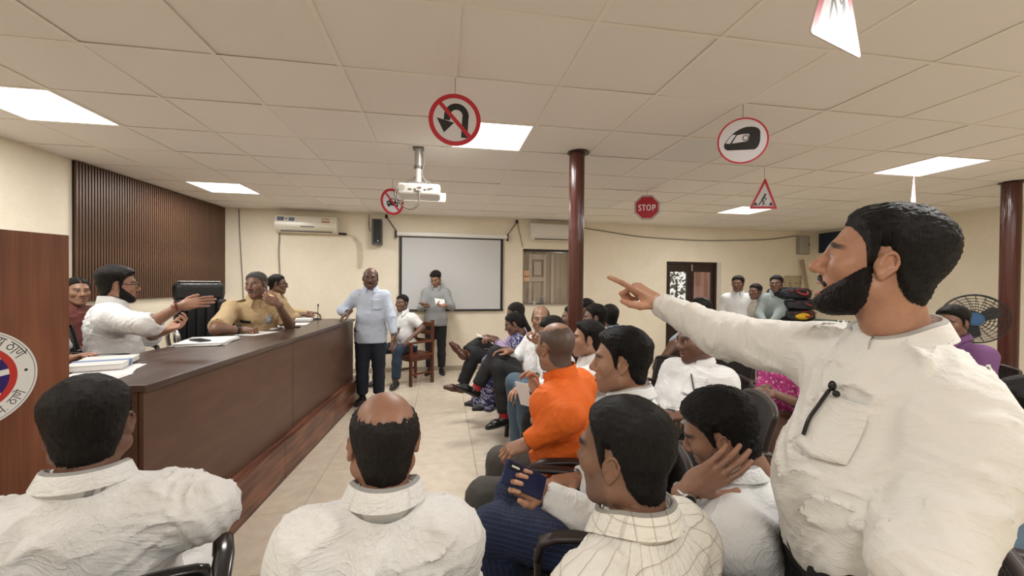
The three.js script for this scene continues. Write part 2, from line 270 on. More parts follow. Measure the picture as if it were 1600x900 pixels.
function emblemTex() {
  return canvasTex(1024, 1024, (c) => {
    c.translate(512, 512); const disc = (r, f) => { c.beginPath(); c.arc(0, 0, r, 0, 7); c.fillStyle = f; c.fill(); };
    disc(511, '#e9ebe8'); c.lineWidth = 5; c.strokeStyle = '#222'; c.beginPath(); c.arc(0, 0, 492, 0, 7); c.stroke();
    disc(350, '#c3372f'); disc(288, '#2b1f6b');
    c.save(); c.beginPath(); c.arc(0, 0, 288, 0, 7); c.clip(); c.fillStyle = '#e9ebe8'; c.rotate(-0.14); c.fillRect(-300, -30, 600, 60); c.fillRect(-40, -300, 80, 600); c.rotate(0.14);
    c.fillStyle = '#c3372f'; c.beginPath(); c.arc(0, 0, 70, 0, 7); c.fill(); c.restore();
    c.fillStyle = '#e9ebe8'; for (const [x, y] of [[205, -185], [205, 185], [-205, -185], [-205, 185]]) { c.beginPath(); c.arc(x, y, 16, 0, 7); c.fill(); }
    c.fillStyle = '#2c2c2c'; for (const x of [418, -418]) { c.beginPath(); c.arc(x, -30, 15, 0, 7); c.fill(); }
    c.strokeStyle = '#333'; c.lineCap = 'round'; c.lineJoin = 'round';
    const glyph = { // strokes in a box one unit high; y down, head line at 0
      tha: (l) => { l([[0, 0], [0.62, 0]]); l([[0.3, 0], [0.3, 0.2]]); const p = []; for (let a = 0; a <= 12; a++) p.push([0.3 + 0.24 * Math.sin(a / 12 * 6.28), 0.46 - 0.26 * Math.cos(a / 12 * 6.28)]); l(p); return 0.62; },
      aa: (l) => { l([[0, 0], [0.3, 0]]); l([[0.18, 0], [0.18, 0.85]]); return 0.3; },
      nne: (l) => { l([[0, 0], [0.75, 0]]); l([[0.12, 0], [0.12, 0.4], [0.2, 0.52], [0.34, 0.5], [0.38, 0.4], [0.38, 0]]); l([[0.6, 0], [0.6, 0.85]]); l([[0.6, 0], [0.45, -0.22], [0.3, -0.26]]); return 0.75; },
      ya: (l) => { l([[0, 0], [0.6, 0]]); l([[0.12, 0], [0.24, 0.1], [0.22, 0.28], [0.1, 0.36], [0.2, 0.52], [0.45, 0.44]]); l([[0.46, 0], [0.46, 0.85]]); return 0.6; },
      sa: (l) => { l([[0, 0], [0.6, 0]]); l([[0.14, 0], [0.14, 0.3], [0.32, 0.32], [0.45, 0.32]]); l([[0.14, 0.32], [0.36, 0.7]]); l([[0.46, 0], [0.46, 0.85]]); return 0.6; },
      dot: (l) => { l([[0.1, 0.75], [0.12, 0.75]]); return 0.3; }, gap: () => 0.35,
    };
    const arc = (word, R, mid, size, lower) => {
      const adv = (g) => glyph[g](() => {}); let total = 0; for (const g of word) total += adv(g) * size;
      let s = -total / 2; c.lineWidth = size * 0.085;
      for (const g of word) {
        const w = adv(g) * size, th = mid + (lower ? -1 : 1) * (s + w / 2) / R; c.save(); c.rotate(th); c.translate(0, -R); if (lower) c.rotate(Math.PI); c.translate(-w / 2, lower ? -size * 0.4 : -size * 0.4); 
        glyph[g]((p) => { c.beginPath(); p.forEach(([x, y], i) => (i ? c.lineTo(x * size, y * size) : c.moveTo(x * size, y * size))); c.stroke(); }); c.restore(); s += w;
      }
    };
    arc(['sa', 'ya', 'gap', 'tha', 'aa', 'nne'], 425, 0.72, 105, false); arc(['sa', 'ya', 'ya', 'aa', 'sa'], 425, -0.62, 105, false);
    arc(['ya', 'dot', 'gap', 'tha', 'aa', 'nne'], 425, Math.PI - 0.8, 92, true); arc(['sa', 'ya', 'aa', 'ya', 'sa', 'aa'], 425, Math.PI + 0.62, 92, true);
  });
}
function printedDisc(r, tex, mat = {}) { const g = new THREE.CircleGeometry(r, 64); return [g, std({ map: tex, roughness: 0.4, ...mat })]; }
{ // lectern on the platform; local x along its face (away from us), local z out of the face
  const a = Math.atan2(0.93, 0.37), w = 0.72, h = 1.69 - DAIS;
  const t = thing('lectern', 'tall reddish brown wooden lectern with round white emblem at left edge', 'lectern', [-1.465, DAIS, -1.924], a);
  mesh('body_panel', bx(w, h, 0.022, -w / 2, h / 2, -0.011, 0.003), M.lectern, t);
  mesh('side_panel', bx(0.02, h, 0.26, -0.012, h / 2, -0.15), M.lectern, t); mesh('side_panel', bx(0.02, h, 0.26, -w + 0.012, h / 2, -0.15), M.lectern, t);
  mesh('reading_top', bx(w - 0.05, 0.02, 0.24, -w / 2, h - 0.16, -0.145), M.lectern, t);
  const e = new THREE.Group(); e.name = 'emblem'; e.position.set(-0.272, 1.17 - DAIS, 0.001); t.add(e);
  mesh('emblem_plate', rot(cyl(0.172, 0.172, 0.006, 0, 0, 0, 64), 'X', Math.PI / 2), M.whitePlastic, e).position.z = 0.003;
  const [g, m] = printedDisc(0.171, emblemTex()); mesh('emblem_print', g, m, e).position.z = 0.0065;
}
// ---------------------------------------------------------------- desk items
function sheets(name, label, cat, [x, y, z], w, d, h, turn, mat = M.paper, n = 1) {
  const t = thing(name, label, cat, [x, y, z], turn), R = rng(Math.round(x * 1000) + 77);
  for (let k = 0; k < n; k++) { const g = bx(w, h / n - 0.0004, d, 0.015 * (R() - 0.5) * (n > 1), h * (k + 0.5) / n, 0.015 * (R() - 0.5) * (n > 1)); rot(g, 'Y', (R() - 0.5) * 0.25 * (n > 1)); mesh('sheet', g, mat, t); }
  return t;
}
{
  const y = DESK + 0.001, blue = std({ color: rgb(0.22, 0.33, 0.55), roughness: 0.5 });
  sheets('paper_sheet', 'white paper lying flat under the thick notebook on desk', 'paper', [-1.69, y, -2.42], 0.24, 0.34, 0.003, 0.35, M.paper, 2);
  sheets('paper_sheet', 'white paper nearest the lectern, partly behind a dark-haired head', 'paper', [-1.6, y, -2.2], 0.2, 0.29, 0.002, 0.1);
  const nb = thing('notebook', 'thick white notebook with blue strap beside the lectern', 'notebook', [-1.79, y + 0.004, -2.56], 0.35);
  mesh('pages', bx(0.22, 0.026, 0.32, 0, 0.015, 0, 0.003), M.paper, nb); mesh('cover', bx(0.226, 0.003, 0.326, 0, 0.0295, 0), std({ color: rgb(0.72, 0.72, 0.7), roughness: 0.5 }), nb);
  mesh('strap', merge([bx(0.23, 0.003, 0.035, 0, 0.0325, 0.02), bx(0.004, 0.03, 0.035, 0.114, 0.016, 0.02)]), blue, nb);
  sheets('paper_stack', 'loose stack of white papers under a black phone', 'paper', [-1.74, y, -3.46], 0.3, 0.4, 0.022, 0.2, M.paper, 7);
  const ph = thing('mobile_phone', 'black mobile phone lying on loose paper stack', 'phone', [-1.76, y + 0.0225, -3.4], 0.9);
  mesh('case', bx(0.076, 0.009, 0.16, 0, 0.0045, 0, 0.004), M.black, ph); mesh('screen', bx(0.07, 0.001, 0.15, 0, 0.0093, 0), M.gloss, ph);
  sheets('paper_sheet', 'single white sheet on desk in front of police officer', 'paper', [-1.62, y, -4.02], 0.2, 0.3, 0.002, -0.3);
  sheets('note_pad', 'open white notepad beneath the officer wrist', 'notepad', [-1.68, y, -4.5], 0.22, 0.32, 0.012, -0.1, M.paper, 4);
  sheets('paper_sheet', 'white sheet next to dark phone beyond the officer elbow', 'paper', [-1.55, y, -4.86], 0.2, 0.3, 0.002, 0.15);
  const p2 = thing('mobile_phone', 'dark phone on desk beyond the officer elbow', 'phone', [-1.47, y + 0.001, -4.56], 0.3); mesh('case', bx(0.076, 0.009, 0.16, 0, 0.0045, 0, 0.004), M.black, p2);
  const bk = thing('notebook', 'white book with dark strap before the woman in glasses', 'notebook', [-1.62, y, -5.25], 0.1);
  mesh('pages', bx(0.2, 0.03, 0.28, 0, 0.016, 0, 0.003), M.paper, bk); mesh('strap', bx(0.206, 0.034, 0.05, 0, 0.017, -0.08), std({ color: rgb(0.12, 0.04, 0.03), roughness: 0.5 }), bk);
  const mic = thing('desk_microphone', 'thin black gooseneck microphone at far end of desk', 'microphone', [-1.5, y, -5.42]);
  mesh('base', cyl(0.035, 0.045, 0.02, 0, 0.01, 0), M.black, mic); mesh('gooseneck', tube([[0, 0.02, 0], [0, 0.1, 0], [0.005, 0.16, 0.01]], 0.004), M.black, mic); mesh('capsule', cyl(0.009, 0.007, 0.035, 0.006, 0.175, 0.012, 12), M.black, mic);
  const bt = thing('water_bottle', 'clear turquoise plastic water bottle standing beside lectern', 'bottle', [-1.93, y, -2.46]);
  mesh('bottle_body', new THREE.LatheGeometry([[0, 0], [0.03, 0], [0.032, 0.01], [0.032, 0.13], [0.014, 0.17], [0.014, 0.185], [0, 0.185]].map(([a, b]) => new THREE.Vector2(a, b)), 24), std({ color: rgb(0.25, 0.55, 0.55), roughness: 0.2 }), bt); mesh('cap', cyl(0.016, 0.016, 0.02, 0, 0.19, 0, 16), std({ color: rgb(0.2, 0.5, 0.52), roughness: 0.4 }), bt);
}
// ---------------------------------------------------------------- chairs
function curvedPanel(x, y0, y1, zf, nx = 24, ny = 16, th = 0.012) { // zf(u, v): depth
  const pos = [], idx = [], uv = [], W = nx + 1, n = W * (ny + 1);
  for (const s of [1, -1]) for (let j = 0; j <= ny; j++) for (let i = 0; i <= nx; i++) { const u = i / nx * 2 - 1, v = j / ny; const ww = x * (1 - 0.1 * (1 - v) - 0.16 * Math.max(0, v - 0.8) * 5 * u * u * 0.3); pos.push(u * ww, y0 + (y1 - y0) * v - 0.03 * Math.max(0, v - 0.7) / 0.3 * Math.pow(Math.abs(u), 4), zf(u, v) + s * th / 2); uv.push(u * ww, y0 + (y1 - y0) * v); }
  for (let j = 0; j < ny; j++) for (let i = 0; i < nx; i++) { const a = j * W + i, b = a + 1, c = a + W, d = c + 1; idx.push(a, b, d, a, d, c, n + a, n + d, n + b, n + a, n + c, n + d); }
  const edge = []; for (let i = 0; i < nx; i++) edge.push([i, i + 1]); for (let j = 0; j < ny; j++) edge.push([j * W + nx, (j + 1) * W + nx]); for (let i = nx; i > 0; i--) edge.push([ny * W + i, ny * W + i - 1]); for (let j = ny; j > 0; j--) edge.push([j * W, (j - 1) * W]);
  for (const [a, b] of edge) idx.push(a, n + a, b, b, n + a, n + b);
  const g = new THREE.BufferGeometry(); g.setAttribute('position', new THREE.Float32BufferAttribute(pos, 3)); g.setAttribute('uv', new THREE.Float32BufferAttribute(uv, 2)); g.setIndex(idx); g.computeVertexNormals(); return g;
}
function armchair(name, label, mat, panel, H = 0.86) { // local +z is the way it faces
  const t = thing(name, label, 'chair'); const zf = (u, v) => -0.23 - 0.075 * v + 0.05 * u * u * (1 - 0.3 * v);
  const seat = new RoundedBoxGeometry(0.5, 0.03, 0.48, 3, 0.014); seat.translate(0, 0.435, 0); mesh('seat', boxUV(seat), panel, t);
  mesh('seat_apron', merge([bx(0.46, 0.05, 0.02, 0, 0.405, 0.22, 0.006), bx(0.02, 0.05, 0.44, 0.235, 0.405, 0, 0.006), bx(0.02, 0.05, 0.44, -0.235, 0.405, 0, 0.006)]), mat, t);
  mesh('backrest', curvedPanel(0.245, 0.47, H, zf), panel, t);
  const rim = []; for (let i = 0; i <= 40; i++) { const s = i / 40; let u, v; if (s < 0.3) { u = -1; v = s / 0.3; } else if (s < 0.7) { u = -1 + 2 * (s - 0.3) / 0.4; v = 1; } else { u = 1; v = 1 - (s - 0.7) / 0.3; } const ww = 0.245 * (1 - 0.1 * (1 - v)); rim.push([u * ww, 0.47 + (H - 0.47) * v - 0.03 * Math.max(0, v - 0.7) / 0.3 * u ** 4, zf(u, v)]); }
  mesh('back_rim', tube(rim, 0.015, 80, 8), mat, t);
  for (const s of [-1, 1]) {
    const a = new THREE.Group(); a.name = 'armrest'; t.add(a);
    mesh('arm_rail', sweep([[s * 0.235, 0.69, -0.25], [s * 0.262, 0.712, -0.12], [s * 0.275, 0.718, 0.06], [s * 0.272, 0.714, 0.17], [s * 0.268, 0.695, 0.215], [s * 0.265, 0.64, 0.228]], 0.052, 0.026), mat, a);
    mesh('arm_post', sweep([[s * 0.265, 0.66, 0.226], [s * 0.258, 0.5, 0.225], [s * 0.25, 0.42, 0.222]], 0.042, 0.026, [0, 0, 1]), mat, a);
    mesh('leg', sweep([[s * 0.238, 0.42, 0.215], [s * 0.25, 0.2, 0.225], [s * 0.265, 0, 0.24]], 0.045, 0.035, [0, 0, 1]), mat, t);
    mesh('leg', sweep([[s * 0.225, 0.48, -0.215], [s * 0.24, 0.2, -0.25], [s * 0.255, 0, -0.29]], 0.045, 0.035, [0, 0, 1]), mat, t);
  }
  return t;
}
const face = (deg) => Math.PI + deg * Math.PI / 180;              // 0 looks away from us, 90 to the left, 180 to us
const armProto = armchair('woven_armchair', 'brown woven plastic armchair under the man holding a blue phone', M.brown, M.weave, 0.91);
const blackProto = armchair('black_armchair', 'glossy black armchair under the thick-haired white shirted man at lower left', M.gloss, M.gloss, 0.91);
// executive chair
{
  const t = thing('executive_chair', 'empty black leather executive chair with padded headrest behind desk', 'chair', [-2.62, DAIS, -5.2], 0.75);
  const pad = (w, h, d, x, y, z, r = 0.05) => bx(w, h, d, x, y, z, r);
  mesh('seat', pad(0.52, 0.13, 0.5, 0, 0.47, 0.02), M.leather, t);
  for (let k = 0; k < 5; k++) mesh('back_cushion', pad(0.115, 0.5, 0.12, (k - 2) * 0.1, 0.76, -0.24 + 0.012 * (k - 2) ** 2, 0.045), M.leather, t);
  mesh('headrest', pad(0.5, 0.24, 0.15, 0, 1.09, -0.26, 0.07), M.leather, t);
  mesh('head_band', pad(0.4, 0.012, 0.09, 0, 1.213, -0.26, 0.005), std({ color: rgb(0.5, 0.5, 0.5), roughness: 0.3 }), t);
  for (const s of [-1, 1]) { const a = tube([[s * 0.28, 0.42, -0.2], [s * 0.32, 0.62, -0.16], [s * 0.32, 0.69, 0], [s * 0.31, 0.66, 0.16], [s * 0.29, 0.46, 0.16]], 0.022, 40, 10); mesh('armrest', a, M.steel, t); mesh('arm_pad', pad(0.06, 0.03, 0.22, s * 0.32, 0.71, 0.02, 0.014), M.leather, t); }
  mesh('gas_lift', cyl(0.03, 0.03, 0.32, 0, 0.26, 0), M.steel, t);
  for (let k = 0; k < 5; k++) { const a = k * 1.2566; mesh('base_leg', sweep([[0, 0.11, 0], [Math.cos(a) * 0.27, 0.07, Math.sin(a) * 0.27]], 0.045, 0.03), M.black, t); mesh('caster', rot(cyl(0.027, 0.027, 0.035, 0, 0, 0, 16), 'Z', Math.PI / 2).rotateY(-a).translate(Math.cos(a) * 0.27, 0.028, Math.sin(a) * 0.27), M.black, t); }
}
// wooden chair of the man in jeans
{
  const t = thing('wooden_chair', 'reddish wooden armchair under the man in jeans below screen', 'chair', [-0.42, 0, -6.42], face(130));
  mesh('seat', bx(0.46, 0.035, 0.44, 0, 0.435, 0, 0.01), M.chairWood, t); mesh('seat_rail', bx(0.42, 0.06, 0.4, 0, 0.39, 0), M.chairWood, t);
  for (const s of [-1, 1]) { mesh('leg', bx(0.04, 0.62, 0.04, s * 0.21, 0.31, 0.19, 0.006), M.chairWood, t); const b = bx(0.042, 0.95, 0.04, s * 0.21, 0.475, -0.2, 0.006); mesh('leg', b, M.chairWood, t); mesh('armrest', bx(0.055, 0.028, 0.44, s * 0.21, 0.632, 0.0, 0.01), M.chairWood, t); mesh('stretcher', bx(0.025, 0.03, 0.36, s * 0.21, 0.17, 0), M.chairWood, t); }
  for (const y of [0.62, 0.75, 0.88]) mesh('back_slat', bx(0.38, 0.06, 0.018, 0, y, -0.2, 0.005), M.chairWood, t);
}
// ---------------------------------------------------------------- things on the back wall
{
  const at = (x, y, z = 0) => { const p = onBack(x, z); p[1] = y; return p; };
  const sticker = (w, h, draw) => [new THREE.PlaneGeometry(w, h), std({ map: canvasTex(256, 128, draw), roughness: 0.4 })];
  for (const [x, y, w, h, lab, k] of [[-2.11, 2.285, 0.9, 0.26, 'cream split air conditioner with stickers on wall behind officer', 0], [1.97, 2.285, 0.87, 0.285, 'white split air conditioner above the window by column', 1]]) {
    const t = thing('air_conditioner', lab, 'air conditioner', at(x, y), BT), s = new THREE.Shape(); s.moveTo(0, 0.03); s.lineTo(0.1, 0); s.quadraticCurveTo(0.19, 0.02, 0.2, 0.09); s.quadraticCurveTo(0.205, h - 0.04, 0.17, h - 0.005); s.lineTo(0.15, h); s.lineTo(0, h);
    const g = new THREE.ExtrudeGeometry(s, { depth: w, bevelEnabled: true, bevelSize: 0.006, bevelThickness: 0.006, bevelSegments: 2, curveSegments: 16 }); g.rotateY(-Math.PI / 2); g.translate(w / 2, 0, 0.0);
    mesh('casing', g, k ? M.whitePlastic : M.creamPlastic, t);
    mesh('outlet_flap', bx(w * 0.88, 0.012, 0.05, 0, 0.045, 0.185, 0.004), k ? M.whitePlastic : M.creamPlastic, t); mesh('outlet', bx(w * 0.84, 0.02, 0.03, 0, 0.02, 0.155), M.black, t);
    if (!k) {
      mesh('louvre_slot', bx(0.2, 0.014, 0.01, 0.02, 0.09, 0.203), M.brown, t);
      const [g1, m1] = sticker(0.25, 0.075, (c) => { c.fillStyle = '#c9c2ae'; c.fillRect(0, 0, 256, 128); c.fillStyle = '#24365e'; c.fillRect(4, 10, 92, 96); c.fillRect(172, 20, 80, 90); c.fillRect(112, 40, 40, 24); c.fillStyle = '#8d9ab5'; for (let i = 0; i < 4; i++) { c.fillRect(14, 22 + i * 20, 60, 6); c.fillRect(182, 34 + i * 18, 56, 6); } }); const a = mesh('sticker', g1, m1, t); a.position.set(-0.29, 0.2, 0.2035); a.rotation.x = -0.12;
      const [g2, m2] = sticker(0.13, 0.085, (c) => { c.fillStyle = '#d8ccb4'; c.fillRect(0, 0, 256, 128); c.fillStyle = '#8a4a3a'; for (let i = 0; i < 6; i++) { c.fillRect(10 + i * 40, 14, 26, 26); c.fillRect(8 + i * 40, 70, 32, 40); } }); const b = mesh('sticker', g2, m2, t); b.position.set(0.29, 0.19, 0.2045); b.rotation.x = -0.12;
      mesh('badge', bx(0.035, 0.012, 0.004, -0.39, 0.115, 0.204), M.cable, t);
    }
  }
  const sp = thing('wall_speaker', 'narrow black wall loudspeaker left of the projection screen', 'speaker', at(-1.05, 2.115), BT);
  mesh('cabinet', bx(0.16, 0.42, 0.15, 0, 0.22, 0.115, 0.012), std({ color: rgb(0.09, 0.09, 0.09), roughness: 0.5 }), sp); mesh('grille', bx(0.12, 0.37, 0.01, 0.01, 0.225, 0.19, 0.004), M.black, sp); mesh('bracket', bx(0.05, 0.06, 0.05, 0, 0.22, 0.02), M.steel, sp); mesh('logo_plate', bx(0.02, 0.02, 0.004, 0.02, 0.07, 0.196), M.steel, sp);
  const sc = thing('projection_screen', 'white pull-down projection screen with black border on back wall', 'screen', at(0.18, 1.03), BT);
  mesh('screen_cloth', bx(1.7, 1.22, 0.004, 0, 0.64, 0.045), std({ color: rgb(0.6, 0.6, 0.6), roughness: 0.8 }), sc);
  for (const [w, h, x, y] of [[0.045, 1.25, -0.862, 0.635], [0.045, 1.25, 0.862, 0.635], [1.77, 0.03, 0, 0.015], [1.77, 0.02, 0, 1.25]]) mesh('border_strip', bx(w, h, 0.006, x, y, 0.0455), M.black, sc);
  mesh('screen_case', bx(1.88, 0.075, 0.08, 0.015, 1.3, 0.05, 0.015), M.whitePlastic, sc); mesh('bottom_bar', rot(cyl(0.012, 0.012, 1.79, 0, 0, 0, 12), 'Z', Math.PI / 2).translate(0, 0.008, 0.046), M.black, sc);
  for (const s of [-1, 1]) { mesh('strap', rod([s * 0.94 + 0.015, 1.33, 0.05], [s * 1.11 + 0.02, 1.57, 0.02], 0.007), M.black, sc); mesh('hook', bx(0.045, 0.06, 0.04, s * 1.115 + 0.02, 1.58, 0.02, 0.01), M.black, sc); mesh('end_cap', bx(0.03, 0.13, 0.05, s * 0.95 + 0.01, 1.29, 0.06, 0.01), M.black, sc); }
  // pipes and cables
  const w1 = (n, l, pts, r, m) => { const t = thing(n, l, 'cable', at(pts[0][0], pts[pts.length - 1][1]), BT); mesh('cable_run', tube(pts.map(([x, y, z = 0.012]) => [x - pts[0][0], y - pts[pts.length - 1][1], z]), r, 60, 8), m, t); };
  w1('wall_cable', 'thin dark cable hanging near the corner by slat cladding', [[-3.13, 2.64], [-3.12, 2.3], [-3.1, 1.9], [-3.07, 1.3], [-3.07, 0.3]], 0.008, M.cable);
  w1('drain_pipe', 'grey pipe dropping from left end of cream air conditioner', [[-2.555, 2.3], [-2.55, 2.2], [-2.56, 2.0], [-2.545, 1.6], [-2.55, 0.4]], 0.012, std({ color: rgb(0.34, 0.3, 0.24), roughness: 0.5 }));
  w1('pipe_loop', 'cream looped pipe right of the cream air conditioner', [[-1.66, 2.3], [-1.5, 2.29], [-1.38, 2.15], [-1.355, 1.75], [-1.335, 1.74], [-1.33, 2.15], [-1.43, 2.27]], 0.012, M.conduit);
  w1('pipe_sleeve', 'short black insulated pipe stub beside cream air conditioner', [[-1.67, 2.3, 0.05], [-1.54, 2.295, 0.03]], 0.018, M.black);
  w1('wall_cable', 'long sagging wire across the right half of back wall', [[2.4, 2.57], [3.0, 2.5], [3.7, 2.425], [4.5, 2.395], [5.1, 2.39], [5.9, 2.42], [6.6, 2.46], [7.25, 2.55]], 0.009, M.cable);
  w1('wall_cable', 'thin cord from screen hook down to the window corner', [[1.33, 2.58], [1.37, 2.4], [1.43, 2.16]], 0.005, M.cable);
  w1('wall_cable', 'thin cable running down to the wall speaker', [[-1.19, 2.63], [-1.2, 2.45], [-1.17, 2.35]], 0.005, M.cable);
  const db = thing('switch_box', 'grey metal switch box high on back wall near corner', 'electrical box', at(7.39, 2.17), BT);
  mesh('box_body', bx(0.27, 0.38, 0.07, 0, 0.19, 0.035, 0.006), std({ color: rgb(0.3, 0.28, 0.24), roughness: 0.5 }), db); mesh('box_door', bx(0.24, 0.35, 0.008, 0, 0.19, 0.073, 0.003), std({ color: rgb(0.42, 0.4, 0.35), roughness: 0.5 }), db); mesh('latch', bx(0.02, 0.03, 0.015, 0.1, 0.2, 0.082), M.black, db);
  const bl = thing('blue_panel', 'dark blue panel high in far corner beside the switch box', 'panel', [7.74, 2.2, -7.1], -Math.PI / 2); mesh('panel_sheet', bx(0.6, 0.4, 0.03, 0, 0.2, 0.015, 0.004), std({ color: rgb(0.012, 0.022, 0.05), roughness: 0.4 }), bl);
  const ps = thing('wall_poster', 'faded notice sheet on the back wall behind the leaning plank', 'poster', at(7.18, 1.46), BT);
  mesh('poster_sheet', bx(0.44, 0.27, 0.006, 0, 0.13, 0.004), std({ map: canvasTex(256, 160, (c) => { c.fillStyle = '#b9ad90'; c.fillRect(0, 0, 256, 160); const R = rng(3); for (let i = 0; i < 60; i++) { c.fillStyle = ['#8d8468', '#a39677', '#cfc4a6', '#90795a'][Math.floor(R() * 4)]; c.fillRect(8 + R() * 220, 8 + R() * 130, 8 + R() * 24, 3 + R() * 9); } }, [2.2, 3.6]), roughness: 0.7 }), ps);
  const pk = thing('wooden_plank', 'pale wooden plank leaning on back wall above bags', 'plank', at(7.5, 0, 0.0), BT);
  const kg = bx(0.07, 2.08, 0.03, 0, 1.04, 0); kg.rotateX(-0.12); kg.rotateZ(0.1); kg.translate(0.06, 0, 0.3); mesh('plank_board', kg, std({ color: rgb(0.4, 0.3, 0.2), roughness: 0.6 }), pk);
}
// ---------------------------------------------------------------- projector
{
  const t = thing('projector', 'white projector on a ceiling pole with dangling cables', 'projector', [-0.2, 2.22, -3.6]);
  mesh('projector_body', bx(0.35, 0.1, 0.26, 0.01, 0.06, 0, 0.025), M.whitePlastic, t);
  mesh('lens', rot(cyl(0.035, 0.035, 0.05, 0, 0, 0), 'X', Math.PI / 2).translate(0.1, 0.06, -0.14), M.black, t);
  const pm = M.cable; for (const [x, y, w] of [[-0.06, 0.055, 0.025], [-0.02, 0.055, 0.02], [0.015, 0.07, 0.03], [0.06, 0.055, 0.02], [0.09, 0.06, 0.02], [0.11, 0.065, 0.026], [-0.0, 0.04, 0.05]]) mesh('port', bx(w, 0.014, 0.006, x, y, 0.13), pm, t);
  mesh('speaker_grille', rot(cyl(0.025, 0.025, 0.004, 0, 0, 0, 20), 'X', Math.PI / 2).translate(-0.125, 0.065, 0.13), std({ color: rgb(0.5, 0.49, 0.45), roughness: 0.6 }), t);
  mesh('mount_plate', bx(0.14, 0.012, 0.14, 0, 0.125, 0), M.steel, t); for (const s of [-1, 1]) mesh('mount_arm', rod([s * 0.14, 0.11, 0], [0, 0.2, 0], 0.007), M.cable, t);
  mesh('pole', cyl(0.024, 0.024, 0.17, 0, 0.2, 0), M.whitePlastic, t); mesh('pole', cyl(0.031, 0.031, 0.17, 0, 0.345, 0), std({ color: rgb(0.42, 0.41, 0.39), roughness: 0.4, metalness: 0.6 }), t); mesh('pole_clamp', cyl(0.036, 0.036, 0.02, 0, 0.27, 0), M.cable, t); mesh('ceiling_flange', bx(0.09, 0.008, 0.09, 0, 0.426, 0), M.cable, t);
  mesh('cable', tube([[-0.16, 0.05, 0.12], [-0.15, -0.05, 0.14], [-0.06, -0.11, 0.14], [0.01, -0.07, 0.14], [0.01, 0.05, 0.135]], 0.006), M.cable, t); mesh('cable', tube([[-0.17, 0.06, 0.13], [-0.17, -0.02, 0.15], [-0.1, -0.06, 0.15]], 0.006), M.cable, t); mesh('cable', tube([[0.03, 0.41, 0.03], [0.045, 0.3, 0.03], [0.03, 0.2, 0.03], [0.08, 0.12, 0.03]], 0.006), M.cable, t);
}
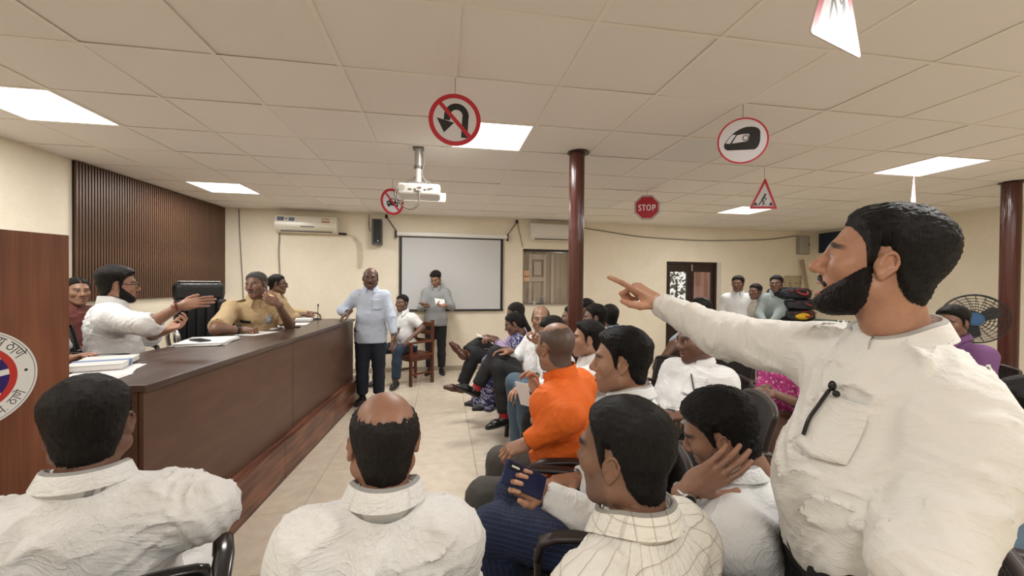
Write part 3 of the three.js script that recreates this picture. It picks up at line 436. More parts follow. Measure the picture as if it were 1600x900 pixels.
// ---------------------------------------------------------------- hanging traffic signs
{
  const RED = '#c1283a', WH = '#dcdbe2', BK = '#222226';
  const ring = (c, w) => { c.fillStyle = WH; c.fillRect(0, 0, 512, 512); c.lineWidth = w; c.strokeStyle = RED; c.beginPath(); c.arc(256, 256, 256 - w / 2, 0, 7); c.stroke(); };
  const bar = (c) => { c.lineWidth = 40; c.strokeStyle = RED; c.lineCap = 'butt'; c.beginPath(); c.moveTo(90, 90); c.lineTo(422, 422); c.stroke(); };
  const uturn = (c) => { ring(c, 44); c.strokeStyle = BK; c.lineWidth = 62; c.beginPath(); c.moveTo(355, 425); c.lineTo(358, 225); c.arc(270, 215, 90, 0, Math.PI, true); c.lineTo(178, 265); c.stroke(); c.fillStyle = BK; c.beginPath(); c.moveTo(78, 250); c.lineTo(250, 285); c.lineTo(155, 390); c.fill(); bar(c); };
  const nocar = (c) => { ring(c, 50); c.fillStyle = BK; c.beginPath(); c.moveTo(130, 330); c.lineTo(130, 255); c.lineTo(170, 250); c.lineTo(195, 190); c.lineTo(320, 190); c.lineTo(345, 250); c.lineTo(385, 255); c.lineTo(385, 330); c.fill(); c.fillRect(150, 320, 50, 40); c.fillRect(318, 320, 50, 40); c.fillStyle = WH; c.fillRect(205, 205, 102, 40); c.fillRect(150, 280, 40, 20); c.fillRect(325, 280, 40, 20); bar(c); };
  const helmet = (c) => { ring(c, 18); c.fillStyle = BK; c.beginPath(); c.moveTo(70, 285); c.quadraticCurveTo(150, 130, 290, 108); c.quadraticCurveTo(420, 105, 428, 180); c.lineTo(428, 260); c.quadraticCurveTo(420, 350, 370, 366); c.lineTo(120, 352); c.quadraticCurveTo(66, 345, 70, 285); c.fill(); c.fillStyle = WH; c.beginPath(); c.moveTo(88, 272); c.quadraticCurveTo(120, 205, 160, 178); c.lineTo(190, 186); c.lineTo(130, 278); c.fill(); c.beginPath(); c.moveTo(200, 190); c.quadraticCurveTo(260, 178, 318, 188); c.quadraticCurveTo(330, 260, 290, 268); c.lineTo(150, 278); c.fill(); c.strokeStyle = BK; c.lineWidth = 5; for (const r of [32, 24]) { c.beginPath(); c.arc(285, 228, r, 0, 7); c.stroke(); } };
  const stop = (c) => { c.fillStyle = WH; c.fillRect(0, 0, 512, 512); c.fillStyle = '#b51f35'; const o = (r) => { c.beginPath(); for (let k = 0; k < 8; k++) { const a = Math.PI / 8 + k * Math.PI / 4; c.lineTo(256 + r * Math.cos(a), 256 + r * Math.sin(a)); } c.closePath(); }; o(277); c.fillStyle = '#2a1016'; c.fill(); o(266); c.fillStyle = WH; c.fill(); o(250); c.fillStyle = '#b51f35'; c.fill(); c.fillStyle = '#e8e4ea'; c.font = 'bold 158px sans-serif'; c.textAlign = 'center'; c.textBaseline = 'middle'; c.save(); c.translate(256, 262); c.scale(0.98, 1.15); c.fillText('STOP', 0, 0); c.restore(); };
  const tri = (c, line = 60) => { c.fillStyle = WH; c.fillRect(0, 0, 512, 640); c.strokeStyle = RED; c.lineWidth = line; c.lineJoin = 'miter'; c.beginPath(); c.moveTo(256, 36); c.lineTo(492, 612); c.lineTo(20, 612); c.closePath(); c.stroke(); };
  const stroke = (c, w, pts) => { c.lineWidth = w; c.strokeStyle = BK; c.lineCap = c.lineJoin = 'round'; c.beginPath(); pts.forEach(([x, y], i) => (i ? c.lineTo(x, y) : c.moveTo(x, y))); c.stroke(); };
  const work = (c) => { tri(c); c.fillStyle = BK; c.beginPath(); c.arc(275, 345, 22, 0, 7); c.fill(); stroke(c, 36, [[262, 380], [232, 450]]); stroke(c, 24, [[232, 455], [255, 500], [250, 555]]); stroke(c, 24, [[230, 455], [205, 500], [175, 550]]); stroke(c, 16, [[262, 385], [300, 430], [275, 470]]); stroke(c, 9, [[215, 430], [310, 560]]); for (const x of [110, 390]) { c.beginPath(); c.moveTo(x - 42, 565); c.lineTo(x, 490); c.lineTo(x + 48, 565); c.fill(); } };
  const school = (c) => { tri(c); c.fillStyle = BK; c.beginPath(); c.arc(215, 250, 24, 0, 7); c.fill(); stroke(c, 34, [[215, 290], [215, 390]]); stroke(c, 20, [[212, 390], [190, 470], [180, 520]]); stroke(c, 20, [[218, 390], [250, 460], [262, 520]]); stroke(c, 14, [[200, 290], [165, 330], [175, 350]]); stroke(c, 14, [[230, 295], [262, 370], [290, 400]]); c.beginPath(); c.arc(315, 345, 18, 0, 7); c.fill(); stroke(c, 26, [[315, 380], [315, 450]]); stroke(c, 13, [[312, 450], [298, 540]]); stroke(c, 13, [[318, 450], [340, 500], [345, 545]]); stroke(c, 11, [[305, 385], [290, 405]]); stroke(c, 11, [[325, 385], [340, 440]]); };
  const sgn = (name, label, tex, shape, [x, y, z], [tx, tz], r, tilt = 0) => {
    const turn = Math.atan2(tx - x, tz - z), t = thing(name, label, 'traffic sign', [x, y, z], turn);
    let s; if (shape === 'tri') { s = new THREE.Shape(); const w = r * 0.8, h = r, q = 0.016; s.moveTo(-w / 2 + q, -h / 2); s.lineTo(w / 2 - q, -h / 2); s.quadraticCurveTo(w / 2, -h / 2, w / 2 - q * 0.4, -h / 2 + q * 1.1); s.lineTo(q * 0.5, h / 2 - q); s.quadraticCurveTo(0, h / 2, -q * 0.5, h / 2 - q); s.lineTo(-w / 2 + q * 0.4, -h / 2 + q * 1.1); s.quadraticCurveTo(-w / 2, -h / 2, -w / 2 + q, -h / 2); }
    else { s = new THREE.Shape(); const n = shape === 'oct' ? 8 : 72; for (let k = 0; k < n; k++) { const a = (n === 8 ? Math.PI / 8 : 0) + k * 2 * Math.PI / n, R = n === 8 ? r / Math.cos(Math.PI / 8) : r; k ? s.lineTo(R * Math.cos(a), R * Math.sin(a)) : s.moveTo(R * Math.cos(a), R * Math.sin(a)); } }
    const p = new THREE.Group(); p.name = 'sign_board'; p.rotation.z = tilt; t.add(p);
    const back = new THREE.ExtrudeGeometry(s, { depth: 0.003, bevelEnabled: false }); back.translate(0, 0, -0.003); mesh('board', back, std({ color: rgb(0.7, 0.68, 0.7), roughness: 0.5 }), p);
    const map = canvasTex(512, shape === 'tri' ? 640 : 512, tex), W = shape === 'tri' ? r * 0.8 : 2 * r, H = shape === 'tri' ? r : 2 * r;
    for (const [n, zz, fl] of [['front_print', 0.0006, 1], ['rear_print', -0.0036, -1]]) { const g = new THREE.ShapeGeometry(s), q = g.attributes.position, uv = g.attributes.uv; for (let i = 0; i < q.count; i++) uv.setXY(i, fl * q.getX(i) / W + 0.5, q.getY(i) / H + 0.5); if (fl < 0) { g.rotateY(Math.PI); for (let i = 0; i < q.count; i++) uv.setX(i, q.getX(i) * -1 / W + 0.5); } g.translate(0, 0, zz); mesh(n, g, std({ map, roughness: 0.35 }), p); }
    const top = shape === 'tri' ? r / 2 : r; mesh('string', rod([0, top - 0.004, 0], [0, CEIL - y, 0], 0.0018, 6), M.cable, t);
  };
  sgn('no_uturn_sign', 'round red no U-turn sign hanging from the ceiling', uturn, 'disc', [0.067, 2.42, -2.33], [0.02, 0], 0.144, -0.04);
  sgn('helmet_sign', 'round white helmet sign with thin red rim hanging overhead', helmet, 'disc', [1.86, 2.424, -2.33], [0.5, 0], 0.144);
  sgn('stop_sign', 'red octagonal STOP sign hanging from the ceiling', stop, 'oct', [2.45, 2.45, -4.68], [0.8, 0], 0.145);
  sgn('roadworks_sign', 'red bordered triangular roadworks sign hanging by a lit panel', work, 'tri', [3.06, 2.402, -3.53], [1.2, 0], 0.3, -0.05);
  sgn('no_cars_sign', 'round no motor cars sign hanging behind the projector', nocar, 'disc', [-0.54, 2.4, -4.72], [2.1, -1.5], 0.145);
  sgn('school_sign', 'triangular school children sign hanging nearest, cut by top edge', school, 'tri', [1.085, 2.352, -0.995], [1.385, -0.045], 0.335);
  sgn('pedestrian_sign', 'pinkish sign seen edge-on just above the pointing man', school, 'tri', [4.5, 2.44, -3.3], [4.96, -2.38], 0.28);
}
// ---------------------------------------------------------------- far right: fan, table and bags
{
  const t = thing('pedestal_fan', 'black caged pedestal fan with blue hub standing by right column', 'fan', [5.45, 0, -3.42], -0.9);
  mesh('base', new THREE.LatheGeometry([[0, 0], [0.2, 0], [0.19, 0.03], [0.03, 0.06], [0, 0.06]].map(([a, b]) => new THREE.Vector2(a, b)), 32), M.black, t); mesh('pole', cyl(0.016, 0.02, 1.05, 0, 0.55, -0.05), M.steel, t);
  const h = new THREE.Group(); h.name = 'fan_head'; h.position.set(0, 1.19, 0); t.add(h);
  mesh('motor', rot(cyl(0.07, 0.08, 0.14, 0, 0, 0, 24), 'X', Math.PI / 2).translate(0, 0, -0.1), M.black, h); mesh('hub', rot(cyl(0.065, 0.07, 0.05, 0, 0, 0, 24), 'X', Math.PI / 2).translate(0, 0, 0.08), std({ color: rgb(0.03, 0.09, 0.2), roughness: 0.4 }), h);
  for (let k = 0; k < 3; k++) { const s = new THREE.Shape(); s.moveTo(0.03, -0.03); s.quadraticCurveTo(0.12, -0.1, 0.2, -0.05); s.quadraticCurveTo(0.22, 0.03, 0.16, 0.06); s.lineTo(0.03, 0.03); const g = new THREE.ExtrudeGeometry(s, { depth: 0.003, bevelEnabled: false, curveSegments: 8 }); g.rotateX(0.35); g.rotateZ(k * 2.094 + 0.5); mesh('blade', g, std({ color: rgb(0.05, 0.055, 0.06), roughness: 0.4 }), h); }
  const wires = []; for (const z of [-0.06, 0.1]) { for (let k = 0; k < 7; k++) { const r = 0.07 + k * 0.028, c = Math.cos(r / 0.24 * 1.3) * 0.5; const g = new THREE.TorusGeometry(r, 0.0028, 5, 48); g.translate(0, 0, z * (0.55 + c)); wires.push(g); } for (let k = 0; k < 20; k++) { const a = k / 20 * 6.283; wires.push(tube([[0.05 * Math.cos(a), 0.05 * Math.sin(a), z * 1.05], [0.16 * Math.cos(a + 0.2), 0.16 * Math.sin(a + 0.2), z * 0.85], [0.245 * Math.cos(a + 0.3), 0.245 * Math.sin(a + 0.3), 0.02]], 0.0025, 8, 5)); } }
  mesh('cage', merge(wires), M.black, h); mesh('cage_rim', new THREE.TorusGeometry(0.248, 0.007, 8, 60).translate(0, 0, 0.02), M.black, h);
  const tb = thing('green_table', 'table under green cloth carrying the pile of bags', 'table', [5.25, 0, -5.35], 0.2);
  mesh('table_top', bx(1.3, 0.03, 0.6, 0, 0.98, 0, 0.005), M.doorWood, tb); mesh('table_cloth', bx(1.34, 0.2, 0.63, 0, 0.9, 0, 0.01), std({ color: rgb(0.1, 0.17, 0.13), roughness: 0.8 }), tb); for (const [x, z] of [[-0.6, -0.26], [0.6, -0.26], [-0.6, 0.26], [0.6, 0.26]]) mesh('leg', bx(0.05, 0.82, 0.05, x, 0.41, z), M.doorWood, tb);
  const bag = (label, x, y, z, w, h, d, col, trim, seed, extra) => {
    const b = thing('kit_bag', label, 'bag', [x, y, z], 0.2), g = new THREE.SphereGeometry(0.5, 40, 28), p = g.attributes.position;
    for (let i = 0; i < p.count; i++) { const q = V(p.getX(i), p.getY(i), p.getZ(i)), e = (v) => Math.sign(v) * Math.pow(Math.abs(v) * 2, 0.55) / 2, n = 1 + 0.05 * noise(q.x * 4 + seed, q.y * 4, q.z * 4) + 0.02 * noise(q.x * 11, q.y * 11 + seed, q.z * 11); p.setXYZ(i, e(q.x) * w * n, h / 2 + e(q.y) * h * (p.getY(i) > 0 ? n : 1), e(q.z) * d * n); }
    g.computeVertexNormals(); mesh('bag_body', g, std({ color: rgb(...col), roughness: 0.65 }), b);
    mesh('handle', tube([[-w * 0.2, h * 0.8, d * 0.42], [-w * 0.12, h * 0.5, d * 0.56], [w * 0.12, h * 0.5, d * 0.56], [w * 0.2, h * 0.8, d * 0.42]], 0.012, 30, 8), std({ color: rgb(...trim), roughness: 0.6 }), b); mesh('zip', tube([[-w * 0.42, h * 0.72, d * 0.44], [0, h * 0.86, d * 0.46], [w * 0.42, h * 0.72, d * 0.44]], 0.006, 20, 6), std({ color: rgb(...trim), roughness: 0.4 }), b);
    if (extra) mesh('bag_panel', new THREE.SphereGeometry(0.5, 24, 16).scale(w * 0.5, h * 0.62, 0.1).translate(-w * 0.1, h * 0.46, d * 0.46), std({ color: rgb(...extra), roughness: 0.55 }), b);
  };
  bag('black and yellow kit bag lowest in the pile on green table', 5.1, 1.0, -5.3, 0.6, 0.17, 0.4, [0.02, 0.018, 0.018], [0.3, 0.03, 0.03], 1, [0.72, 0.42, 0.02]);
  bag('dark navy kit bag in middle of the pile', 5.2, 1.16, -5.32, 0.75, 0.16, 0.42, [0.012, 0.014, 0.022], [0.22, 0.03, 0.03], 4);
  bag('black kit bag with red edge topmost on the pile', 5.08, 1.31, -5.35, 0.6, 0.18, 0.4, [0.01, 0.012, 0.02], [0.35, 0.03, 0.03], 9);
}
// ---------------------------------------------------------------- people: distance fields meshed with surface nets
const A3 = {
  add: (a, b) => [a[0] + b[0], a[1] + b[1], a[2] + b[2]], sub: (a, b) => [a[0] - b[0], a[1] - b[1], a[2] - b[2]], mul: (a, s) => [a[0] * s, a[1] * s, a[2] * s],
  dot: (a, b) => a[0] * b[0] + a[1] * b[1] + a[2] * b[2], cross: (a, b) => [a[1] * b[2] - a[2] * b[1], a[2] * b[0] - a[0] * b[2], a[0] * b[1] - a[1] * b[0]],
  len: (a) => Math.hypot(...a), norm: (a) => { const l = Math.hypot(...a) || 1; return [a[0] / l, a[1] / l, a[2] / l]; }, lerp: (a, b, t) => [a[0] + (b[0] - a[0]) * t, a[1] + (b[1] - a[1]) * t, a[2] + (b[2] - a[2]) * t],
  comb: (o, ...t) => { const r = [...o]; for (let i = 0; i < t.length; i += 2) for (let k = 0; k < 3; k++) r[k] += t[i][k] * t[i + 1]; return r; },
};
const { add, sub, mul, dot, cross, len, norm, lerp, comb } = A3;
const clamp = (x, a, b) => (x < a ? a : x > b ? b : x), sstep = (a, b, x) => { const t = clamp((x - a) / (b - a), 0, 1); return t * t * (3 - 2 * t); };
function cone(a, b, r1, r2, k = 0.02) {
  const dx = b[0] - a[0], dy = b[1] - a[1], dz = b[2] - a[2], i = 1 / (dx * dx + dy * dy + dz * dz || 1), [ax, ay, az] = a, dr = r2 - r1;
  return { k, c: lerp(a, b, 0.5), R: len(sub(b, a)) / 2 + Math.max(r1, r2), f(x, y, z) { const px = x - ax, py = y - ay, pz = z - az; let t = (px * dx + py * dy + pz * dz) * i; t = t < 0 ? 0 : t > 1 ? 1 : t; const qx = px - dx * t, qy = py - dy * t, qz = pz - dz * t; return Math.sqrt(qx * qx + qy * qy + qz * qz) - r1 - dr * t; } };
}
function ell(c, r, fr, k = 0.03) { // ellipsoid with axes fr = [X, Y, Z]
  const [cx, cy, cz] = c, [X, Y, Z] = fr || [[1, 0, 0], [0, 1, 0], [0, 0, 1]], a = 1 / r[0], b = 1 / r[1], d = 1 / r[2];
  return { k, c, R: Math.max(...r), f(x, y, z) { const px = x - cx, py = y - cy, pz = z - cz, u = (px * X[0] + py * X[1] + pz * X[2]) * a, v = (px * Y[0] + py * Y[1] + pz * Y[2]) * b, w = (px * Z[0] + py * Z[1] + pz * Z[2]) * d, k0 = Math.sqrt(u * u + v * v + w * w), k1 = Math.sqrt(u * u * a * a + v * v * b * b + w * w * d * d); return k1 < 1e-6 ? -Math.min(...r) : k0 * (k0 - 1) / k1; } };
}
const minus = (p, k = p.k) => ({ ...p, k, sub: true });
// everything beyond a plane through c along dir, out to a radius
const beyond = (c, dir, r = 0.12) => ({ k: 0.004, sub: true, c, R: 9, f(x, y, z) { const px = x - c[0], py = y - c[1], pz = z - c[2]; return Math.max(-(px * dir[0] + py * dir[1] + pz * dir[2]), Math.sqrt(px * px + py * py + pz * pz) - r); } });
function smin(a, b, k) { const h = k - Math.abs(a - b); return h > 0 ? Math.min(a, b) - h * h / (4 * k) : Math.min(a, b); }
function evalAt(pr, x, y, z) {
  let d = 1e3;
  for (let i = 0; i < pr.length; i++) { const p = pr[i], e = p.f(x, y, z); d = p.sub ? -smin(-d, e, p.k) : d > 900 ? e : smin(d, e, p.k); }
  return d;
}
function nets(prims, h, post, grow = 0.02, clip) { // surface nets over blocks of 8 cells
  let lo = [9, 9, 9], hi = [-9, -9, -9];
  for (const p of prims) if (!p.sub) for (let k = 0; k < 3; k++) { lo[k] = Math.min(lo[k], p.c[k] - p.R - grow); hi[k] = Math.max(hi[k], p.c[k] + p.R + grow); }
  if (clip) for (let k = 0; k < 3; k++) { lo[k] = Math.max(lo[k], clip[0][k]); hi[k] = Math.min(hi[k], clip[1][k]); }
  const B = 8, n = [0, 1, 2].map((k) => Math.ceil((hi[k] - lo[k]) / h / B) * B), [nx, ny, nz] = n, sx = 1, sy = nx, sz = nx * ny, val = new Float32Array(nx * ny * nz), rad = h * B * 0.87;
  const hot = [];
  for (let bz = 0; bz < nz; bz += B) for (let by = 0; by < ny; by += B) for (let bx_ = 0; bx_ < nx; bx_ += B) {
    const cx = lo[0] + (bx_ + B / 2) * h, cy = lo[1] + (by + B / 2) * h, cz = lo[2] + (bz + B / 2) * h;
    let d = 1e3; const ds = [];
    for (const p of prims) { const e = p.f(cx, cy, cz); ds.push(e); d = p.sub ? -smin(-d, e, p.k) : d > 900 ? e : smin(d, e, p.k); }
    const far = Math.abs(d) > rad * 1.45 + grow;
    const act = far ? null : prims.filter((p, i) => p.sub ? ds[i] < rad * 1.6 + 0.05 : ds[i] < Math.max(d, 0) + rad * 3.2 + p.k + 0.02);
    for (let z = bz; z < bz + B; z++) for (let y = by; y < by + B; y++) for (let x = bx_; x < bx_ + B; x++) {
      const o = x + y * sy + z * sz; if (far) { val[o] = d; continue; }
      const X = lo[0] + x * h, Y = lo[1] + y * h, Z = lo[2] + z * h; let e = evalAt(act, X, Y, Z); if (post) e = post(e, X, Y, Z); val[o] = e;
    }
    if (!far) hot.push([bx_, by, bz]);
  }
  const vid = new Map(), pos = [], idx = [], off = [0, sx, sy, sx + sy, sz, sx + sz, sy + sz, sx + sy + sz], E = [[0, 1], [2, 3], [4, 5], [6, 7], [0, 2], [1, 3], [4, 6], [5, 7], [0, 4], [1, 5], [2, 6], [3, 7]];
  const corner = (c) => [c & 1, c >> 1 & 1, c >> 2 & 1];
  const cells = new Set();
  for (const [bx_, by, bz] of hot) for (let z = bz - 1; z < bz + B; z++) for (let y = by - 1; y < by + B; y++) for (let x = bx_ - 1; x < bx_ + B; x++) {
    if (x < 0 || y < 0 || z < 0 || x >= nx - 1 || y >= ny - 1 || z >= nz - 1) continue;
    const o = x + y * sy + z * sz; if (vid.has(o)) continue;
    let m = 0; for (let c = 0; c < 8; c++) if (val[o + off[c]] < 0) m |= 1 << c;
    if (m === 0 || m === 255) continue;
    let px = 0, py = 0, pz = 0, q = 0;
    for (const [a, b] of E) { const va = val[o + off[a]], vb = val[o + off[b]]; if ((va < 0) === (vb < 0)) continue; const t = va / (va - vb), ca = corner(a), cb = corner(b); px += ca[0] + (cb[0] - ca[0]) * t; py += ca[1] + (cb[1] - ca[1]) * t; pz += ca[2] + (cb[2] - ca[2]) * t; q++; }
    vid.set(o, pos.length / 3); pos.push(lo[0] + (x + px / q) * h, lo[1] + (y + py / q) * h, lo[2] + (z + pz / q) * h); cells.add(o);
  }
  for (const o of cells) {
    const x = o % nx, y = Math.floor(o / nx) % ny, z = Math.floor(o / sz), a = val[o] < 0;
    for (const [s, u, v, ok] of [[sx, sy, sz, y > 0 && z > 0], [sy, sz, sx, z > 0 && x > 0], [sz, sx, sy, x > 0 && y > 0]]) {
      if (!ok || a === (val[o + s] < 0)) continue;
      const i0 = vid.get(o), i1 = vid.get(o - u), i2 = vid.get(o - u - v), i3 = vid.get(o - v); if (i1 === undefined || i2 === undefined || i3 === undefined) continue;
      if (a) idx.push(i0, i1, i2, i0, i2, i3); else idx.push(i0, i2, i1, i0, i3, i2);
    }
  }
  const g = new THREE.BufferGeometry(); g.setAttribute('position', new THREE.Float32BufferAttribute(pos, 3)); g.setIndex(idx); g.computeVertexNormals(); return g;
}
function paint(g, f) { const p = g.attributes.position, c = new Float32Array(p.count * 3); for (let i = 0; i < p.count; i++) { const q = f(p.getX(i), p.getY(i), p.getZ(i)); c[3 * i] = q[0]; c[3 * i + 1] = q[1]; c[3 * i + 2] = q[2]; } g.setAttribute('color', new THREE.BufferAttribute(c, 3)); return g; }
function basis(L, U, F, o) { const m = new THREE.Matrix4().makeBasis(V(...L), V(...U), V(...F)); m.setPosition(...o); return m; }
const way = (deg, pitch = 0) => { const a = deg * Math.PI / 180, p = pitch * Math.PI / 180; return [-Math.sin(a) * Math.cos(p), Math.sin(p), -Math.cos(a) * Math.cos(p)]; };
const leftOf = (f) => norm([f[2], 0, -f[0]]);
// -------- uv along and around the limbs, so that checks, stripes and weave follow the cloth
function limbUV(g, chains) { // chains: [{ a, b, r, ref }]
  g = g.toNonIndexed(); const p = g.attributes.position, uv = new Float32Array(p.count * 2);
  for (let t = 0; t < p.count; t += 3) {
    const c = [0, 1, 2].map((k) => (p.array[3 * t + k] + p.array[3 * t + 3 + k] + p.array[3 * t + 6 + k]) / 3);
    let best = 1e9, ch = null;
    for (const q of chains) { const ab = sub(q.b, q.a), h = clamp(dot(sub(c, q.a), ab) / dot(ab, ab), 0, 1), d = len(sub(c, lerp(q.a, q.b, h))) / q.r; if (d < best) { best = d; ch = q; } }
    const d = norm(sub(ch.b, ch.a)), X = norm(cross(d, ch.ref)), Y = cross(X, d), ang = (v) => Math.atan2(dot(sub(v, ch.a), X), dot(sub(v, ch.a), Y)), c0 = ang(c);
    for (let k = 0; k < 3; k++) { const v = [p.getX(t + k), p.getY(t + k), p.getZ(t + k)]; let a = ang(v); if (a - c0 > Math.PI) a -= 2 * Math.PI; if (c0 - a > Math.PI) a += 2 * Math.PI; uv[2 * (t + k)] = a * ch.r; uv[2 * (t + k) + 1] = dot(sub(v, ch.a), d) + (ch.o ?? 0); }
  }
  g.setAttribute('uv', new THREE.BufferAttribute(uv, 2)); return g;
}
// -------- head; local x = its left, y = up, z = where the face points
function headPrims(h) {
  const fat = h.fat ?? 0, op = h.open ?? 0, P = [];
  P.push(ell([0, 0.034, -0.014], [0.0765, 0.088, 0.099], null, 0.02));
  P.push(ell([0, -0.03, 0.03], [0.06 + 0.006 * fat, 0.084, 0.06], null, 0.035));
  for (const s of [-1, 1]) {
    P.push(cone([s * (0.052 + 0.007 * fat), -0.06, 0.0], [s * 0.016, -0.1 - op * 0.5, 0.066], 0.023 + 0.004 * fat, 0.019, 0.03));
    P.push(ell([s * 0.044, -0.018, 0.06], [0.025, 0.026, 0.026], null, 0.02));
  }
  P.push(ell([0, -0.1 - op * 0.6, 0.072], [0.023, 0.019, 0.019], null, 0.02));
  P.push(cone([-0.034, 0.024, 0.079], [0.034, 0.024, 0.079], 0.0145, 0.0145, 0.02));
  P.push(cone([0, 0.016, 0.086], [0, -0.022, 0.109 + (h.nose ?? 0)], 0.0095, 0.0125, 0.014)); P.push(ell([0, -0.027, 0.109 + (h.nose ?? 0)], [0.0145, 0.0125, 0.0135], null, 0.008));
  for (const s of [-1, 1]) P.push(ell([s * 0.0145, -0.032, 0.098], [0.0095, 0.0085, 0.0115], null, 0.008));
  P.push(ell([0, -0.06, 0.078], [0.032, 0.03, 0.019], null, 0.015));
  for (const s of [-1, 1]) P.push(minus(ell([s * 0.032, 0.004, 0.1], [0.0175, 0.0125, 0.019], null, 0.012)));
  for (const s of [-1, 1]) P.push(ell([s * 0.0315, 0.005, 0.0765], [0.0165, 0.0145, 0.0148], null, 0.006));
  P.push(cone([-0.021, -0.063, 0.087], [0, -0.0605, 0.0965], 0.0055, 0.0075, 0.006)); P.push(cone([0.021, -0.063, 0.087], [0, -0.0605, 0.0965], 0.0055, 0.0075, 0.004));
  P.push(cone([-0.019, -0.07 - op, 0.086], [0, -0.075 - op, 0.095], 0.0055, 0.0085, 0.006)); P.push(cone([0.019, -0.07 - op, 0.086], [0, -0.075 - op, 0.095], 0.0055, 0.0085, 0.004));
  P.push(minus(ell([0, -0.067 - op * 0.5, 0.1], [0.021, 0.0018 + op * 0.55, 0.022], null, 0.004)));
  const eo = h.eye ?? 1; for (const s of [-1, 1]) P.push(minus(ell([s * 0.0335, 0.004, 0.092], [0.0145, 0.0046 * eo, 0.02], null, 0.0015)));
  const ears = [];
  for (const s of [-1, 1]) {
    const X = norm([s * 0.92, 0, -0.4]), Y = norm(sub([0, 1, -0.22], mul(X, dot([0, 1, -0.22], X)))), Z = cross(X, Y), c = [s * 0.079, -0.006, -0.012];
    const E = (a, b, o = 0) => comb(c, Z, a, Y, b, X, o), arc = (pts, r, k) => { for (let i = 0; i < pts.length - 1; i++) ears.push(cone(E(...pts[i]), E(...pts[i + 1]), r, r, k)); };
    ears.push(ell(E(0, 0, -0.002), [0.0045, 0.027, 0.0155], [X, Y, Z], 0.006)); ears.push(ell(E(0.008, 0, -0.006), [0.008, 0.02, 0.012], [X, Y, Z], 0.006));
    arc([[0.012, 0.004, 0.001], [0.011, 0.018, 0.003], [0.003, 0.0275, 0.005], [-0.008, 0.025, 0.006], [-0.0155, 0.012, 0.006], [-0.015, -0.004, 0.005], [-0.008, -0.018, 0.003]], 0.0038, 0.002);
    arc([[-0.001, 0.017, 0.001], [-0.008, 0.006, 0.0025], [-0.0075, -0.006, 0.0025], [-0.001, -0.013, 0.002]], 0.003, 0.002);
    ears.push(ell(E(0.0, -0.024, 0.001), [0.0055, 0.0095, 0.008], [X, Y, Z], 0.006)); ears.push(ell(E(0.0125, -0.004, 0.002), [0.004, 0.006, 0.0045], [X, Y, Z], 0.003));
  }
  const neck = cone([0, -0.055, -0.028], [0, -0.125, -0.04], 0.053 + 0.008 * fat, 0.052 + 0.006 * fat, 0.03);
  return { skull: P, all: [...P, ...ears, neck] };
}
const HAIRLINE = [[-0.2, -0.083], [-0.09, -0.083], [-0.06, -0.078], [-0.038, -0.05], [-0.028, -0.01], [-0.012, 0.034], [0.004, 0.032], [0.008, -0.018], [0.018, -0.02], [0.023, 0.008], [0.03, 0.036], [0.045, 0.058], [0.06, 0.07], [0.075, 0.077], [0.13, 0.078]];
function table(T, z) { for (let i = 1; i < T.length; i++) if (z < T[i][0]) { const [a, b] = [T[i - 1], T[i]]; return b[1] + (a[1] - b[1]) * (T[i][0] - z) / (b[0] - a[0]); } return T[T.length - 1][1]; }
// > 0 outside the hair; up = how far the front hair line is moved up
const hairEdge = (x, y, z, st) => { let e = (table(HAIRLINE, z) + (z > 0.035 ? (st.up ?? 0) * sstep(0.035, 0.06, z) : 0) - y) * 0.7; if (st.bald) { const [bz, br, bw] = st.bald, q = Math.hypot(x / (bw ?? 1), (y - 0.115) * 0.85, z - bz); e = Math.max(e, (br - q) * 0.8 + 0.005 * noise(x * 60, y * 60, z * 60)); } if (st.part) e = Math.max(e, 0.0012 - Math.abs(x)); return e + 0.002 * noise(x * 160, y * 90, z * 160); };
const beardEdge = (x, y, z, b) => { // > 0 outside the beard
  const line = (z < 0.012 ? 0.0 : -(z - 0.012) * 0.95) - (b.drop ?? 0.004), e = Math.max(y - line, -0.138 - y, 0.006 - z - 0.0 * y), lip = 0.0195 - Math.hypot(x * 0.95, (y + 0.068 + (b.open ?? 0) * 0.5) * 1.1); let r = Math.max(e, z > 0.07 ? lip : -1, Math.abs(x) > 0.02 || z < 0.08 ? -1 : y + 0.086 + (b.open ?? 0) > 0 ? 0.0 : -1);
  return r + 0.0022 * noise(x * 150, y * 110, z * 150); };
const SKIN = [0.30, 0.165, 0.105];
function glassesGeo() { const g = []; for (const s of [-1, 1]) { const t = new THREE.TorusGeometry(0.024, 0.0022, 6, 28); t.scale(1.05, 0.78, 1); t.translate(s * 0.032, 0.004, 0.106); g.push(t); g.push(rod([s * 0.056, 0.01, 0.104], [s * 0.079, 0.012, 0.0], 0.0022, 6)); g.push(rod([s * 0.079, 0.012, 0.0], [s * 0.079, -0.006, -0.022], 0.0022, 6)); } g.push(tube([[-0.009, 0.008, 0.109], [0, 0.011, 0.112], [0.009, 0.008, 0.109]], 0.0022, 8, 6)); return merge(g); }
const strands = dataTex(512, (u, v) => 0.5 + 0.3 * loop(u, v, 30, 0.8, 2) + 0.25 * loop(u, v, 60, 1.4, 7) + 0.1 * loop(u, v, 14, 3, 9), [7, 4]);
const hairMat = (c, r = 0.5) => new THREE.MeshPhysicalMaterial({ color: rgb(...c), roughness: r, specularIntensity: 0.45, bumpMap: strands, bumpScale: 0.0035 });
const HAIRUV = [{ a: [0, -0.1, 0], b: [0, 0.1, 0], r: 0.09, ref: [0, 0, -1] }];
const matOf = {}; const hm = (c) => (matOf[c] ??= hairMat(c));
M.skin = std({ vertexColors: true, roughness: 0.46 });
M.lens = new THREE.MeshPhysicalMaterial({ color: 0xffffff, transmission: 1, thickness: 0, roughness: 0.02 });
